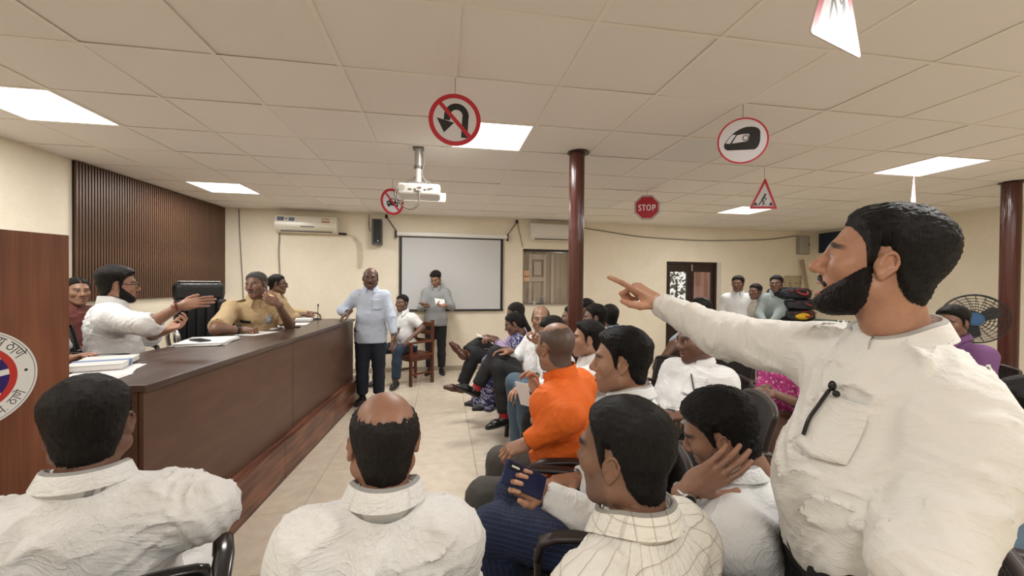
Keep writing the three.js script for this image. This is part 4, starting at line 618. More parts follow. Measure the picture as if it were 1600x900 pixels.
// -------- hand in its own frame: y = fingers, z = out of the palm, thumb towards x * side
function handPrims(side, pose, s = 1) {
  const P = [], curl = { relaxed: [22, 30, 18, 12], flat: [4, 7, 5, 0], fist: [75, 95, 55, 40], point: [4, 6, 4, 30], cup: [38, 40, 25, 25], hold: [30, 55, 35, 30], spread: [6, 10, 8, -14] }[pose] ?? pose, th = curl[3];
  const F = [[0.031, 0.092, 0.042, 0.026, 0.021, 0.0094], [0.0105, 0.097, 0.047, 0.03, 0.022, 0.0096], [-0.0105, 0.092, 0.043, 0.028, 0.022, 0.0092], [-0.03, 0.082, 0.033, 0.021, 0.019, 0.0082]];
  P.push(ell([0, 0.048, 0.0], [0.038, 0.05, 0.0145], null, 0.012)); P.push(ell([side * 0.024, 0.034, 0.009], [0.018, 0.03, 0.0135], null, 0.012)); P.push(ell([side * -0.024, 0.034, 0.007], [0.013, 0.032, 0.0115], null, 0.012));
  P.push(cone([0, -0.03, 0], [0, 0.02, 0], 0.0255, 0.0235, 0.02));
  F.forEach(([x, y, l1, l2, l3, r], i) => {
    P.push(cone([side * x * 0.6, 0.03, -0.002], [side * x, y, -0.001], 0.0125, r + 0.0015, 0.008));
    const c = pose === 'point' && i > 0 ? [62, 82, 45] : curl, fan = (pose === 'spread' ? 0.22 : 0.07) * (1.2 - i * 0.85); let a = 0, p = [side * x, y, -0.001];
    [l1, l2, l3].forEach((l, k) => { a += c[k] * Math.PI / 180 * (1 + 0.06 * i); const d = norm([side * fan * (k ? 0.4 : 1), Math.cos(a), Math.sin(a)]), q = comb(p, d, l); P.push(cone(p, q, r * (1 - 0.09 * k), r * (1 - 0.09 * (k + 1)), k ? 0.003 : 0.005)); p = q; });
  });
  const tb = [side * 0.027, 0.018, 0.006], b = th * Math.PI / 180, d1 = norm([side * (0.72 - 0.3 * Math.sin(b)), 0.62, 0.2 + 0.5 * Math.sin(b)]), t1 = comb(tb, d1, 0.042), d2 = norm([side * (0.42 - 0.55 * Math.sin(b)), 0.85, 0.18 + 0.35 * Math.sin(b)]), t2 = comb(t1, d2, 0.033), d3 = norm([side * (0.22 - 0.6 * Math.sin(b)), 0.95, 0.15 + 0.2 * Math.sin(b)]);
  P.push(cone(tb, t1, 0.0155, 0.0125, 0.012)); P.push(cone(t1, t2, 0.012, 0.011, 0.004)); P.push(cone(t2, comb(t2, d3, 0.026), 0.011, 0.0085, 0.003));
  return P;
}
function ik(a, t, l1, l2, pole) {
  let d = sub(t, a), L = len(d); const m = (l1 + l2) * 0.995; if (L > m) { t = comb(a, d, m / L); d = sub(t, a); L = m; }
  const u = norm(d), x = (l1 * l1 - l2 * l2 + L * L) / (2 * L), h = Math.sqrt(Math.max(0, l1 * l1 - x * x)), p = norm(sub(pole, mul(u, dot(pole, u)))); return [comb(a, u, x, p, h), t];
}
const Q = { near: { head: 0.0035, hair: 0.0036, hand: 0.0033, skin: 0.026, shirt: 0.0082, leg: 0.018, shoe: 0.014 }, mid: { head: 0.0062, hair: 0.0062, hand: 0.0053, skin: 0.028, shirt: 0.0135, leg: 0.021, shoe: 0.012 }, far: { head: 0.0082, hair: 0.0082, hand: 0.0065, skin: 0.03, shirt: 0.019, leg: 0.026, shoe: 0.014 } };
let wq = 0;
function person(o) {
  const q = { ...Q[o.q ?? 'far'], ...o.cells }; if (o.shirt && o.shirt.sleeve && o.shirt.sleeve !== 'long') q.skin = Math.min(q.skin, o.q === 'near' ? 0.012 : 0.016);
  const s = o.s ?? 1, fat = o.fat ?? 0.3, fl = o.floor ?? 0, seated = !o.stand;
  const Fb = way(o.body), Lb = leftOf(Fb), Fc0 = way(o.chest ?? o.body), skin = o.skin ?? SKIN;
  // head and neck
  const [hy, hp, hr] = o.look; let hF = way(hy, hp), hL = leftOf(hF), hU = cross(hF, hL); const rr = (hr ?? 0) * Math.PI / 180;[hL, hU] = [comb(mul(hL, Math.cos(rr)), hU, Math.sin(rr)), comb(mul(hU, Math.cos(rr)), hL, -Math.sin(rr))];
  const hs = s * (o.hs ?? 1), head = o.head, neck = o.neck ?? comb(head, [0, -1, 0], 0.155 * s, Fc0, -0.035 * s - 0.02 * Math.sin(-hp * Math.PI / 180), hU, 0.0);
  const lean = (o.lean ?? (seated ? 6 : 2)) * Math.PI / 180, sp = 0.5 * s;
  const hip = o.hip ?? [neck[0] - Fb[0] * Math.sin(lean) * sp + (o.shift?.[0] ?? 0), seated ? fl + (o.seat ?? 0.44) + 0.095 : fl + 0.92 * s, neck[2] - Fb[2] * Math.sin(lean) * sp + (o.shift?.[1] ?? 0)];
  const base = [hip[0], fl, hip[2]], T = (p) => sub(p, base), H = T(hip), N = T(neck), Hd = T(head);
  const U = norm(sub(N, H)), Lc = norm(sub(leftOf(Fc0), mul(U, dot(leftOf(Fc0), U)))), Fc = cross(Lc, U), Lh = norm(sub(Lb, mul(U, dot(Lb, U) * 0.5))), Fh = norm(cross(Lh, [0, 1, 0])), fr = [Lc, U, Fc], frh = [Lh, norm(cross(Fh, Lh)), Fh];
  const at = (t) => lerp(H, N, t), sw = 0.157 * s * (o.broad ?? 1), smid = comb(N, U, -0.074 * s, Fc, -0.005);
  const J = {}, oL = o.L ?? {}, oR = o.R ?? {};
  for (const [k, sg, a] of [['L', 1, oL], ['R', -1, oR]]) {
    const sh = comb(smid, Lc, sg * sw, ...(a.sh ? [[1, 0, 0], a.sh[0], [0, 1, 0], a.sh[1], [0, 0, 1], a.sh[2]] : []));
    const w0 = a.w ? T(a.w) : seated ? comb(H, Fb, 0.3 * s, Lb, sg * 0.11, [0, 1, 0], 0.1) : comb(sh, [0, -1, 0], 0.5 * s, Lc, sg * 0.07, Fc, 0.06);
    const [el, w] = a.e ? [T(a.e), w0] : ik(sh, w0, 0.285 * s, 0.255 * s, a.pole ?? comb(mul(Lc, sg * 0.6), [0, -1, 0], 0.7, Fc, -0.5));
    const f = norm(a.f ?? sub(w, el)), n0 = a.n ?? (seated ? [0, -1, 0] : mul(Lc, -sg)), n = norm(sub(n0, mul(f, dot(n0, f))));
    J[k] = { sh, el, w, f, n, sg, c: a.c ?? 'relaxed' };
    const g = o[k === 'L' ? 'legL' : 'legR'] ?? {}, hj = comb(H, Lh, sg * 0.088 * s, [0, 1, 0], -0.02);
    const kn = g.k ? T(g.k) : seated ? comb(hj, Fb, 0.42 * s, Lb, sg * (o.knees ?? 0.06), [0, 1, 0], 0.01) : comb(hj, [0, -1, 0], 0.42 * s, Lb, sg * 0.01, Fb, 0.02);
    const an = g.a ? T(g.a) : seated ? comb([kn[0], 0.095, kn[2]], Fb, 0.04, Lb, sg * 0.01) : [kn[0] - Fb[0] * 0.03, 0.085, kn[2] - Fb[2] * 0.03];
    const shin = norm(sub(kn, an)), t0 = g.t ?? comb(Fb, Lb, sg * 0.25), up = g.t ? shin : [0, 1, 0], toe = norm(sub(t0, mul(up, dot(t0, up))));
    Object.assign(J[k], { hj, kn, an, toe, up });
  }
  const root = thing('person', o.label, 'person', base); if (o.group) root.userData.group = o.group;
  const torso = (g, k = 0.06) => [
    ell(comb(H, [0, 1, 0], 0.03), [0.155 * s + 0.012 * fat + g, 0.125 * s + g, 0.115 * s + 0.02 * fat + g], frh, k),
    ell(comb(at(0.34), Fc, 0.015 + 0.045 * fat), [0.142 * s + 0.035 * fat + g, 0.15 * s + g, 0.1 * s + 0.055 * fat + g], fr, k),
    ell(comb(at(0.68), Fc, 0.008), [0.155 * s + 0.012 * fat + g, 0.17 * s + g, 0.108 * s + 0.012 * fat + g], fr, k),
    cone(comb(smid, Lc, sw * 0.78, U, -0.02), comb(smid, Lc, -sw * 0.78, U, -0.02), 0.058 * s + g, 0.058 * s + g, k),
    ...[1, -1].map((e) => cone(comb(N, U, 0.005 * s), comb(smid, Lc, e * sw * 0.88, U, -0.006), 0.045 * s + g * 0.5, 0.046 * s + g, 0.04)),
  ];
  const aw = 1 + 0.18 * fat;
  const arms = (g, lo = g) => Object.values(J).flatMap((j) => [ell(j.sh, [0.056 * s * aw + g, 0.056 * s * aw + g, 0.056 * s * aw + g], null, 0.04), cone(j.sh, j.el, 0.05 * s * aw + g, 0.04 * s * aw + g, 0.04), cone(j.el, j.w, 0.041 * s * aw + lo, 0.0265 * s + lo * 0.9, 0.03)]);
  const legs = (g, lo = g) => Object.values(J).flatMap((j) => [cone(j.hj, j.kn, 0.084 * s * aw + g, 0.056 * s + g, 0.05), cone(j.kn, lerp(j.kn, j.an, 0.4), 0.054 * s + g, 0.052 * s + g, 0.03), cone(lerp(j.kn, j.an, 0.4), j.an, 0.052 * s + g, 0.037 * s + lo, 0.03)]);
  const hb = comb(Hd, hU, -0.07 * hs, hF, -0.03 * hs), neckPrim = cone(comb(N, U, 0.03 * s), hb, 0.054 * s + 0.006 * fat, 0.051 * s + 0.006 * fat, 0.03);
  // ---- skin: one body, with finer grids for head and hands
  const tone = (x, y, z, m = 1) => { const v = 1 + 0.05 * noise(x * 14, y * 14, z * 14) + 0.05 * noise(x * 60, y * 60, z * 60); return [skin[0] * v * m, skin[1] * v * m, skin[2] * v * m]; };
  const geos = [];
  geos.push(paint(nets([...torso(0), neckPrim, ...arms(0), ...legs(0)], q.skin), (x, y, z) => tone(x, y, z)));
  const hd = { ...o.face, fat: o.face?.fat ?? fat }, hp_ = headPrims(hd), hst = o.hair ?? {}, HC = hst.color ?? [0.012, 0.01, 0.009], brow = hst.brow ?? HC.map((c) => Math.min(c, 0.03)), lip = o.face?.lip ?? [0.27, 0.12, 0.09], shave = o.face?.shave ?? 0.35;
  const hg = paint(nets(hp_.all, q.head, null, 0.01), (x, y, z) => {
    let c = tone(x * 1.0, y, z); const mix = (b, t) => { c = mixc(c, b, clamp(t, 0, 1)); };
    const ax = Math.abs(x); if (z > 0.05 && y < 0.03 && y > -0.05 && ax < 0.06) mix([skin[0] * 1.12, skin[1] * 1.02, skin[2] * 0.96], 0.25);
    if (shave && z > -0.02) { const bd = beardEdge(x, y, z, { open: hd.open }); mix([skin[0] * 0.42, skin[1] * 0.42, skin[2] * 0.48], shave * sstep(0.006, -0.006, bd)); }
    const by = 0.03 - 0.6 * Math.max(0, ax - 0.04) + (ax - 0.02) * 0.08; if (z > 0.045) mix(brow, 0.92 * sstep(0.0075, 0.0035, Math.abs(y - by)) * sstep(0.009, 0.014, ax) * sstep(0.06, 0.05, ax));
    const op = hd.open ?? 0; if (z > 0.078 && ax < 0.028) { const u = (y + 0.0685 + op / 2) / (0.0125 + op * 0.75), w = ax / 0.026; mix(lip, sstep(1.05, 0.7, Math.hypot(u, w))); if (op) mix([0.05, 0.012, 0.012], sstep(1, 0.6, Math.hypot((y + 0.067 + op / 2) / (0.002 + op * 0.55), ax / 0.022))); }
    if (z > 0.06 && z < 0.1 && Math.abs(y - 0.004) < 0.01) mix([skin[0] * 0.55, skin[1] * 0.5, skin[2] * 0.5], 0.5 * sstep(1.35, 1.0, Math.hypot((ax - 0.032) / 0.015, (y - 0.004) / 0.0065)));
    const e = hairEdge(x, y, z, { ...hst, up: hst.up }); if (!hst.none) mix(hst.scalp ?? HC, (hst.crop ?? 0.95) * sstep(0.002, -0.003, e) * (Math.hypot(ax - 0.08, y + 0.004, z + 0.014) < 0.034 && ax > 0.068 ? 0 : 1));
    return c;
  });
  for (const sg of [-1, 1]) { const e = new THREE.SphereGeometry(0.0128, 20, 14); e.translate(sg * 0.0315, 0.0045, 0.0768); const ga = norm([(o.gaze?.[0] ?? 0), (o.gaze?.[1] ?? 0), 1]); const g2 = paint(e, (x, y, z) => { const d = norm([x - sg * 0.0315, y - 0.0045, z - 0.0768]), a = Math.acos(clamp(dot(d, ga), -1, 1)); return a < 0.22 ? [0.004, 0.003, 0.003] : a < 0.5 ? [0.035, 0.016, 0.008] : [0.52, 0.47, 0.42]; }); geos.push(g2.applyMatrix4(basis(mul(hL, hs), mul(hU, hs), mul(hF, hs), Hd))); }
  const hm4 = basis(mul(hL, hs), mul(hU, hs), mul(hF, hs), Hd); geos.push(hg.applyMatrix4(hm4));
  for (const k of ['L', 'R']) { const j = J[k]; if (j.c === 'none') continue; const sd = k === 'R' ? 1 : -1, X = cross(j.f, j.n), hand = nets(handPrims(sd, j.c), q.hand, null, 0.008); paint(hand, (x, y, z) => { const m = 1 + 0.35 * sstep(0.0, 0.008, z) * sstep(0.0, 0.02, y); return tone(x, y, z, m); }); geos.push(hand.applyMatrix4(basis(mul(X, s * (o.hands ?? 1)), mul(j.f, s * (o.hands ?? 1)), mul(j.n, s * (o.hands ?? 1)), j.w))); }
  const bodyG = mergeGeometries(geos.map((g) => { const t = g.index ? g.toNonIndexed() : g; for (const k of Object.keys(t.attributes)) if (!['position', 'normal', 'color'].includes(k)) t.deleteAttribute(k); return t; }));
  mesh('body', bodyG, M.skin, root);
  // ---- hair, beard, moustache, glasses (in the head's frame)
  const onHead = (n, g, m) => { const r = mesh(n, g.applyMatrix4(hm4), m, root); return r; };
  if (!hst.none && !hst.painted) {
    const tt = hst.top ?? 0.016, ts = hst.side ?? 0.007, wv = hst.wave ?? 0.004, sd = (wq++) * 3.7;
    const hp2 = [...hp_.skull.slice(0, 2), hp_.all[hp_.all.length - 1]].map((p) => ({ ...p, R: p.R + 0.03 }));
    const tn = hst.bun ? [...hp2, ell([0, 0.0, -0.135], [0.035, 0.035, 0.03], null, 0.02)] : hst.tail ? [...hp2, cone([0, 0.02, -0.115], [0, -0.12, -0.125], 0.026, 0.02, 0.02), cone([0, -0.12, -0.125], [0, -0.24, -0.11], 0.02, 0.008, 0.02)] : hp2;
    const g = nets(tn, q.hair, (d, x, y, z) => {
      const th = ts + (tt - ts) * sstep(0.02, 0.09, y + 0.1 * Math.max(0, z)) + (hst.quiff ?? 0) * sstep(0.03, 0.08, z) * sstep(0.05, 0.09, y);
      if (Math.abs(d - th) > 0.03) return d - th;
      const he = hairEdge(x, y, z, hst), w = wv * (noise(x * 70 + sd, y * 60 + z * 12, z * 26) * 0.3 + noise(x * 170, y * 140 + sd, z * 70) * 0.3 + 0.35 * noise(x * 18, y * 18, z * 18 + sd));
      const tailed = (hst.bun || hst.tail) && z < -0.1; return Math.max(d - th * (tailed ? 1 : 0.12 + 0.88 * sstep(0.002, -0.022, he)) - w, tailed ? -1 : he);
    }, 0.05);
    onHead('hair', limbUV(g, HAIRUV), hm(HC));
  }
  if (o.beard) { const g = nets(hp_.skull.map((p) => (p.sub ? p : { ...p, R: p.R + 0.02 })), q.hair, (d, x, y, z) => { const be = beardEdge(x, y, z, { ...o.beard, open: hd.open }), th = (o.beard.t ?? 0.006) * (0.5 + 0.5 * sstep(0.0, -0.08, y)) * (0.1 + 0.9 * sstep(0.002, -0.016, be)), w = 0.0022 * noise(x * 130, y * 60, z * 130) + 0.0015 * noise(x * 260, y * 120, z * 260); return Math.max(d - th - w, be * 0.8); }, 0.03); onHead('beard', limbUV(g, HAIRUV), hm(o.beard.color ?? HC)); }
  if (o.moustache) { const r = o.moustache === true ? 0.0065 : o.moustache, g = nets([cone([-0.028, -0.064, 0.085], [-0.004, -0.05, 0.098], r * 0.75, r, 0.004), cone([0.028, -0.064, 0.085], [0.004, -0.05, 0.098], r * 0.75, r, 0.004)], Math.min(q.hair, 0.004), (d, x, y, z) => d + 0.0015 * noise(x * 200, y * 80, z * 200), 0.006); onHead('moustache', g, hm(o.mcolor ?? HC)); }
  if (o.glasses) { onHead('glasses', glassesGeo(), M.black); }
  // ---- shirt
  if (o.shirt) {
    const S = o.shirt, g = S.loose ?? 0.014, sl = S.sleeve ?? 'long', hem = S.hem ?? (seated ? 0.07 : 0.14), sd = (wq++) * 5.3, amp = S.fold ?? 0.006, an = S.ang ?? 0.5;
    const P = [...torso(g, 0.05), ...Object.values(J).flatMap((j) => [ell(j.sh, [0.06 * s * aw + g * 0.9, 0.06 * s * aw + g * 0.9, 0.06 * s * aw + g * 0.9], null, 0.05), cone(j.sh, sl === 'half' ? lerp(j.sh, j.el, (S.cut ?? 0.82) + 0.03) : j.el, 0.056 * s * aw + g * 0.8, (sl === 'half' ? 0.058 : 0.05) * s * aw + g * 0.8, 0.05), ...(sl === 'half' ? [] : sl === 'elbow' ? [cone(j.el, lerp(j.el, j.w, (S.cut ?? 0.3) + 0.02), 0.049 * s * aw + g * 0.7, 0.046 * s + g * 0.6, 0.03)] : [cone(j.el, j.w, 0.049 * s * aw + g * 0.7, 0.034 * s + g * 0.6, 0.03)])])];
    if (seated || hem > 0.1) for (const j of Object.values(J)) P.push(cone(comb(j.hj, [0, 1, 0], 0.03), lerp(j.hj, j.kn, S.lap ?? 0.3), 0.09 * s + g, 0.078 * s + g, 0.05));
    if (!seated && hem > 0.1) P.push(ell(comb(H, [0, 1, 0], -0.08), [0.16 * s + 0.012 * fat + g, 0.2 * s, 0.118 * s + 0.02 * fat + g], frh, 0.06));
    for (const j of Object.values(J)) { if (sl === 'half') { const c = lerp(j.sh, j.el, S.cut ?? 0.82); P.push(beyond(c, norm(sub(j.el, j.sh)), 0.088 * s * aw)); } else { const t = sl === 'elbow' ? S.cut ?? 0.3 : 0.97, c = lerp(j.el, j.w, t), d = norm(sub(j.w, j.el)); P.push(beyond(c, d, sl === 'elbow' ? 0.082 * s * aw : 0.075)); P.push(minus(cone(comb(c, d, -0.012), comb(c, d, 0.05), 0.029 * s + 0.004 + (sl === 'elbow' ? 0.01 : 0), 0.05, 0.003))); } }
    P.push(cone(comb(N, U, -0.04), comb(N, U, 0.015), 0.07 * s + 0.008 * fat, 0.062 * s + 0.008 * fat, 0.04)); P.push(minus(cone(comb(N, U, 0.085), hb, 0.056 * s + 0.006 * fat, 0.058 * s + 0.006 * fat, 0.006)));
    if (S.open) P.push(minus(cone(comb(N, U, 0.0, Fc, 0.055 * s), comb(N, U, -S.open, Fc, 0.1 * s + 0.03), 0.028, 0.008, 0.01)));
    const jl = Object.values(J), ca = Math.cos(an), sa = Math.sin(an);
    const fieldP = P; person.lastShirt = P; const geo = nets(P, q.shirt, (d, x, y, z) => {
      const px = x - H[0], py = y - H[1], pz = z - H[2], hd2 = seated ? 0 : 0; let e = d;
      if (Math.abs(d) < 0.035) {
        const tx = px * Lc[0] + py * Lc[1] + pz * Lc[2], ty = px * U[0] + py * U[1] + pz * U[2], tz = px * Fc[0] + py * Fc[1] + pz * Fc[2];
        let k = 0, sleeve = 0, ta = 0; for (const j of jl) { const m = ((x - j.el[0]) ** 2 + (y - j.el[1]) ** 2 + (z - j.el[2]) ** 2), n2 = Math.exp(-m / 0.018); k += n2; const ab = sub(j.el, j.sh), u = (x - j.sh[0]) * ab[0] + (y - j.sh[1]) * ab[1] + (z - j.sh[2]) * ab[2]; if (Math.sign(j.sg) === Math.sign(tx) && Math.abs(tx) > sw * 0.9) { sleeve = 1; ta = u / len(ab); } }
        const sg = Math.sign(tx) || 1, w1 = noise(tx * 3 + sd, ty * 3, tz * 3) * 0.5, a = (tx * sg) * ca + ty * sa, b = -(tx * sg) * sa + ty * ca, w2 = noise(a * 4.5 + sd, b * 15 + w1 * 2.4, tz * 5), w3 = noise(a * 8 + 7, b * 30 + w1 * 4, tz * 10 + sd), r1 = Math.max(0, 1 - Math.abs(w2) * 2.4), r2 = Math.max(0, 1 - Math.abs(w3) * 2.6);
        const gate = 0.35 + 0.65 * sstep(-0.3, 0.5, noise(tx * 4 + 9, ty * 4 + sd, tz * 4)); let f = (r1 * r1 * 1.5 + r2 * r2 * 0.55) * gate + noise(tx * 6 + sd, ty * 6, tz * 6) * 0.5;
        if (sleeve) f = f * 0.6 + (Math.max(0, 1 - Math.abs(noise(ta * 22 + w1 * 3, tz * 7 + sd, tx * 4)) * 2.2)) * (0.3 + 0.55 * Math.min(1, k));
        e = d - amp * f + amp * 0.5;
        if (S.yoke && tz < 0) { const yy = ty - len(sub(N, H)) * 0.76 - 0.1 * tx; e += 0.0022 * Math.exp(-yy * yy / 0.00001); }
        if (S.placket && tz > 0) { const m = Math.abs(tx - 0.0); e -= 0.0016 * sstep(0.02, 0.017, m); }
      }
      return Math.max(e, -(py * frh[1][1] + px * frh[1][0] + pz * frh[1][2]) - hem + (S.wavyHem ? 0.01 * noise(px * 9, 0, pz * 9) : 0));
    }, 0.04);
    const ref = Fc, ch = [{ a: H, b: comb(N, U, 0.02), r: 0.17 * s, ref: mul(Fc, 1) }, ...jl.flatMap((j) => [{ a: comb(j.sh, Lc, j.sg * 0.02), b: j.el, r: 0.065 * s, ref }, { a: j.el, b: j.w, r: 0.055 * s, ref, o: 0.285 * s }])];
    mesh(S.name ?? 'shirt', limbUV(geo, ch), S.mat, root);
    if (S.collar !== false) {
      const cr = S.cr ?? 0.066, ax = norm(lerp(U, norm(sub(hb, N)), 0.6)), cz = norm(sub(Fc, mul(ax, dot(Fc, ax)))), cl = cross(ax, cz), C = comb(N, ax, 0.044 * s), pos = [], idx = [], n = 56, band = S.collar === 'band', gapA = S.gap ?? 0.42;
      for (let i = 0; i <= n; i++) {
        const t = i / n, ph = gapA + t * (2 * Math.PI - 2 * gapA), fr_ = Math.cos(ph), front = sstep(0.3, 1, fr_), top = (0.034 - 0.028 * sstep(-0.4, 1, fr_)) * s + (S.up ?? 0), rad = cr * s + 0.006 * fat;
        const put = (r, y) => { const p = comb(C, cl, Math.sin(ph) * r, cz, fr_ * r * 1.05 + 0.004, ax, y); pos.push(...p); }, tip = (S.tip ?? 0.04) * Math.pow(front, 1.5);
        put(rad - 0.003, -0.045); put(rad - 0.001, top - 0.003); put(rad + 0.004, top); if (band) { put(rad + 0.007, top - 0.004); put(rad + 0.012, -0.02); put(rad + 0.006, -0.03); } else { put(rad + 0.011, top - 0.006); put(rad + 0.026 + tip * 0.45, top - 0.042 - tip); put(rad + 0.022 + tip * 0.4, top - 0.043 - tip); }
      }
      const m = 6; for (let i = 0; i < n; i++) for (let k = 0; k < m; k++) { const a = i * m + k, b = i * m + (k + 1) % m, c = a + m, d = b + m; idx.push(a, c, b, b, c, d); } for (const e of [0, n * m]) idx.push(e, e + 1, e + 2, e, e + 2, e + 3, e, e + 3, e + 5, e + 3, e + 4, e + 5);
      const cg = new THREE.BufferGeometry(); cg.setAttribute('position', new THREE.Float32BufferAttribute(pos, 3)); cg.setIndex(idx); cg.computeVertexNormals(); const uvg = boxUV(cg); mesh('collar', uvg, S.cmat ?? S.mat2 ?? S.mat, root).material.side = THREE.DoubleSide;
    }
  }
  // ---- trousers, shoes
  const Tr = o.trousers ?? {}, tg = Tr.loose ?? 0.014, sd2 = (wq++) * 2.9;
  if (Tr.mat) {
    const P = [ell(comb(H, [0, 1, 0], 0.03), [0.155 * s + 0.012 * fat + tg * 0.7, 0.125 * s, 0.115 * s + 0.02 * fat + tg * 0.7], frh, 0.05), ...legs(tg, Tr.flare ?? tg + 0.012)];
    for (const j of Object.values(J)) P.push(beyond(comb(lerp(j.kn, j.an, 0.93), [0, 0, 0], 0), norm(sub(j.an, j.kn)), 0.085));
    const geo = nets(P, q.leg, (d, x, y, z) => { if (Math.abs(d) > 0.03) return d; const r = Math.max(0, 1 - Math.abs(noise(x * 9 + sd2, y * 13, z * 9)) * 2.3), dy = y - H[1], fw = (x - H[0]) * Fb[0] + (z - H[2]) * Fb[2]; return Math.max(d - 0.006 * r * r - 0.003 * noise(x * 22, y * 22 + sd2, z * 22), seated ? Math.min(dy - 0.12, 0.16 - fw) : dy - 0.12); }, 0.03);
    mesh(Tr.name ?? 'trousers', limbUV(geo, Object.values(J).flatMap((j) => [{ a: j.hj, b: j.kn, r: 0.075 * s, ref: [0, 1, 0.02] }, { a: j.kn, b: j.an, r: 0.055 * s, ref: Fb, o: 0.43 }])), Tr.mat, root);
  }
  if (o.shoes !== false) {
    const sm = o.shoes ?? M.black;
    for (const j of Object.values(J)) {
      const A = j.an, u = j.up, t = j.toe, P = [cone(comb(A, u, -0.05 * s, t, -0.035 * s), comb(A, u, -0.054 * s, t, 0.1 * s), 0.036 * s, 0.04 * s, 0.02), cone(comb(A, u, -0.054 * s, t, 0.1 * s), comb(A, u, -0.062 * s, t, 0.175 * s), 0.04 * s, 0.027 * s, 0.03), cone(A, comb(A, u, -0.05 * s), 0.04 * s, 0.04 * s, 0.03)];
      mesh('shoe', nets(P, q.shoe, (d, x, y, z) => Math.max(d, -((x - A[0]) * u[0] + (y - A[1]) * u[1] + (z - A[2]) * u[2]) - 0.084 * s, ((x - A[0]) * u[0] + (y - A[1]) * u[1] + (z - A[2]) * u[2]) - 0.012), 0.01), sm, root);
      if (o.socks) mesh('sock', nets([cone(comb(A, u, 0.11), comb(A, u, -0.01), 0.047 * s, 0.044 * s, 0.01)], 0.008), o.socks, root);
    }
  }
  return { shirtP: o.shirt ? person.lastShirt : null, root, J, base, head: Hd, hL, hU, hF, hs, N, U, Fc, Lc, H, hm4 };
}

// -------- patches that lie on a shirt: pockets, plates, buttons; x to the wearer's left, y up along the trunk from the hip
function onShirt(p, x, y, lift = 0.004, back = false) { const f = back ? mul(p.Fc, -1) : p.Fc; let q = comb(p.H, p.Lc, x, p.U, y, f, 0.45); for (let i = 0; i < 60; i++) { const d = evalAt(p.shirtP, ...q); if (d < lift) break; q = comb(q, f, -Math.max(0.001, (d - lift) * 0.8)); } return q; }
function patch(p, name, x, y, w, h, mat, lift = 0.006, pocket = 0, parent = p.root) {
  const nx = 10, ny = 10, pos = [], idx = [], uv = [];
  for (let layer = 0; layer < 2; layer++) for (let j = 0; j <= ny; j++) for (let i = 0; i <= nx; i++) { const u = i / nx - 0.5, v = j / ny - 0.5, yy = v < 0 && pocket ? v * h - pocket * (0.5 - Math.abs(u)) : v * h; const q = onShirt(p, x + u * w, y + yy, layer ? 0.0005 : lift); pos.push(...q); uv.push(u * w, v * h); }
  const n = (nx + 1) * (ny + 1), W = nx + 1; for (let j = 0; j < ny; j++) for (let i = 0; i < nx; i++) { const a = j * W + i, b = a + 1, c = a + W, d = c + 1; idx.push(a, b, d, a, d, c); }
  const ring = []; for (let i = 0; i < nx; i++) ring.push([i, i + 1]); for (let j = 0; j < ny; j++) ring.push([j * W + nx, (j + 1) * W + nx]); for (let i = nx; i > 0; i--) ring.push([ny * W + i, ny * W + i - 1]); for (let j = ny; j > 0; j--) ring.push([j * W, (j - 1) * W]); for (const [a, b] of ring) idx.push(a, n + a, b, b, n + a, n + b);
  const g = new THREE.BufferGeometry(); g.setAttribute('position', new THREE.Float32BufferAttribute(pos, 3)); g.setAttribute('uv', new THREE.Float32BufferAttribute(uv, 2)); g.setIndex(idx); g.computeVertexNormals(); return mesh(name, g, mat, parent);
}

// a stitched seam: a thin raised cord that follows the shirt through points [x, y] (back or front of the trunk)
function seam(p, pts, back, mat, r = 0.0016) { const q = []; for (let i = 0; i < pts.length - 1; i++) for (let k = 0; k < 8; k++) q.push(onShirt(p, pts[i][0] + (pts[i + 1][0] - pts[i][0]) * k / 8, pts[i][1] + (pts[i + 1][1] - pts[i][1]) * k / 8, 0.006, back)); mesh('seam', tube(q, r, 60, 6), mat, p.root); }
// ---------------------------------------------------------------- cloths
const linenMap = dataTex(256, (u, v) => { const n = loop(u, v, 26, 1.2, 1) * 0.5 + loop(u, v, 1.2, 26, 5) * 0.5; return mixc([0.865, 0.86, 0.85], [0.935, 0.935, 0.925], 0.5 + n * 0.7); }, [7, 7], true);
const crumple = dataTex(1024, (u, v) => { const w = loop(u, v, 0.7, 0.7, 4) * 0.6, r = (fu, fv, s) => { const n = loop(u + w * 0.03, v + w * 0.05, fu, fv, s); return Math.pow(Math.max(0, 1 - Math.abs(n) * 2.2), 1.6); }; const g = 0.4 + 0.6 * (loop(u, v, 0.8, 0.8, 8) * 0.5 + 0.5); return 0.25 + g * (0.3 * r(1.1, 2.6, 1) + 0.2 * r(2.4, 4.2, 5) + 0.1 * r(5, 7, 9)) + 0.012 * Math.sin(u * 6.283 * 210) * Math.sin(v * 6.283 * 210) + 0.02 * loop(u, v, 60, 3, 2) + 0.02 * loop(u, v, 3, 60, 6); }, [2.3, 2.3]);
const cloth = (c, o = {}) => new THREE.MeshPhysicalMaterial({ color: rgb(...c), roughness: 0.85, sheen: 0.15, sheenRoughness: 0.6, bumpMap: crumple, bumpScale: 0.0042, ...o });
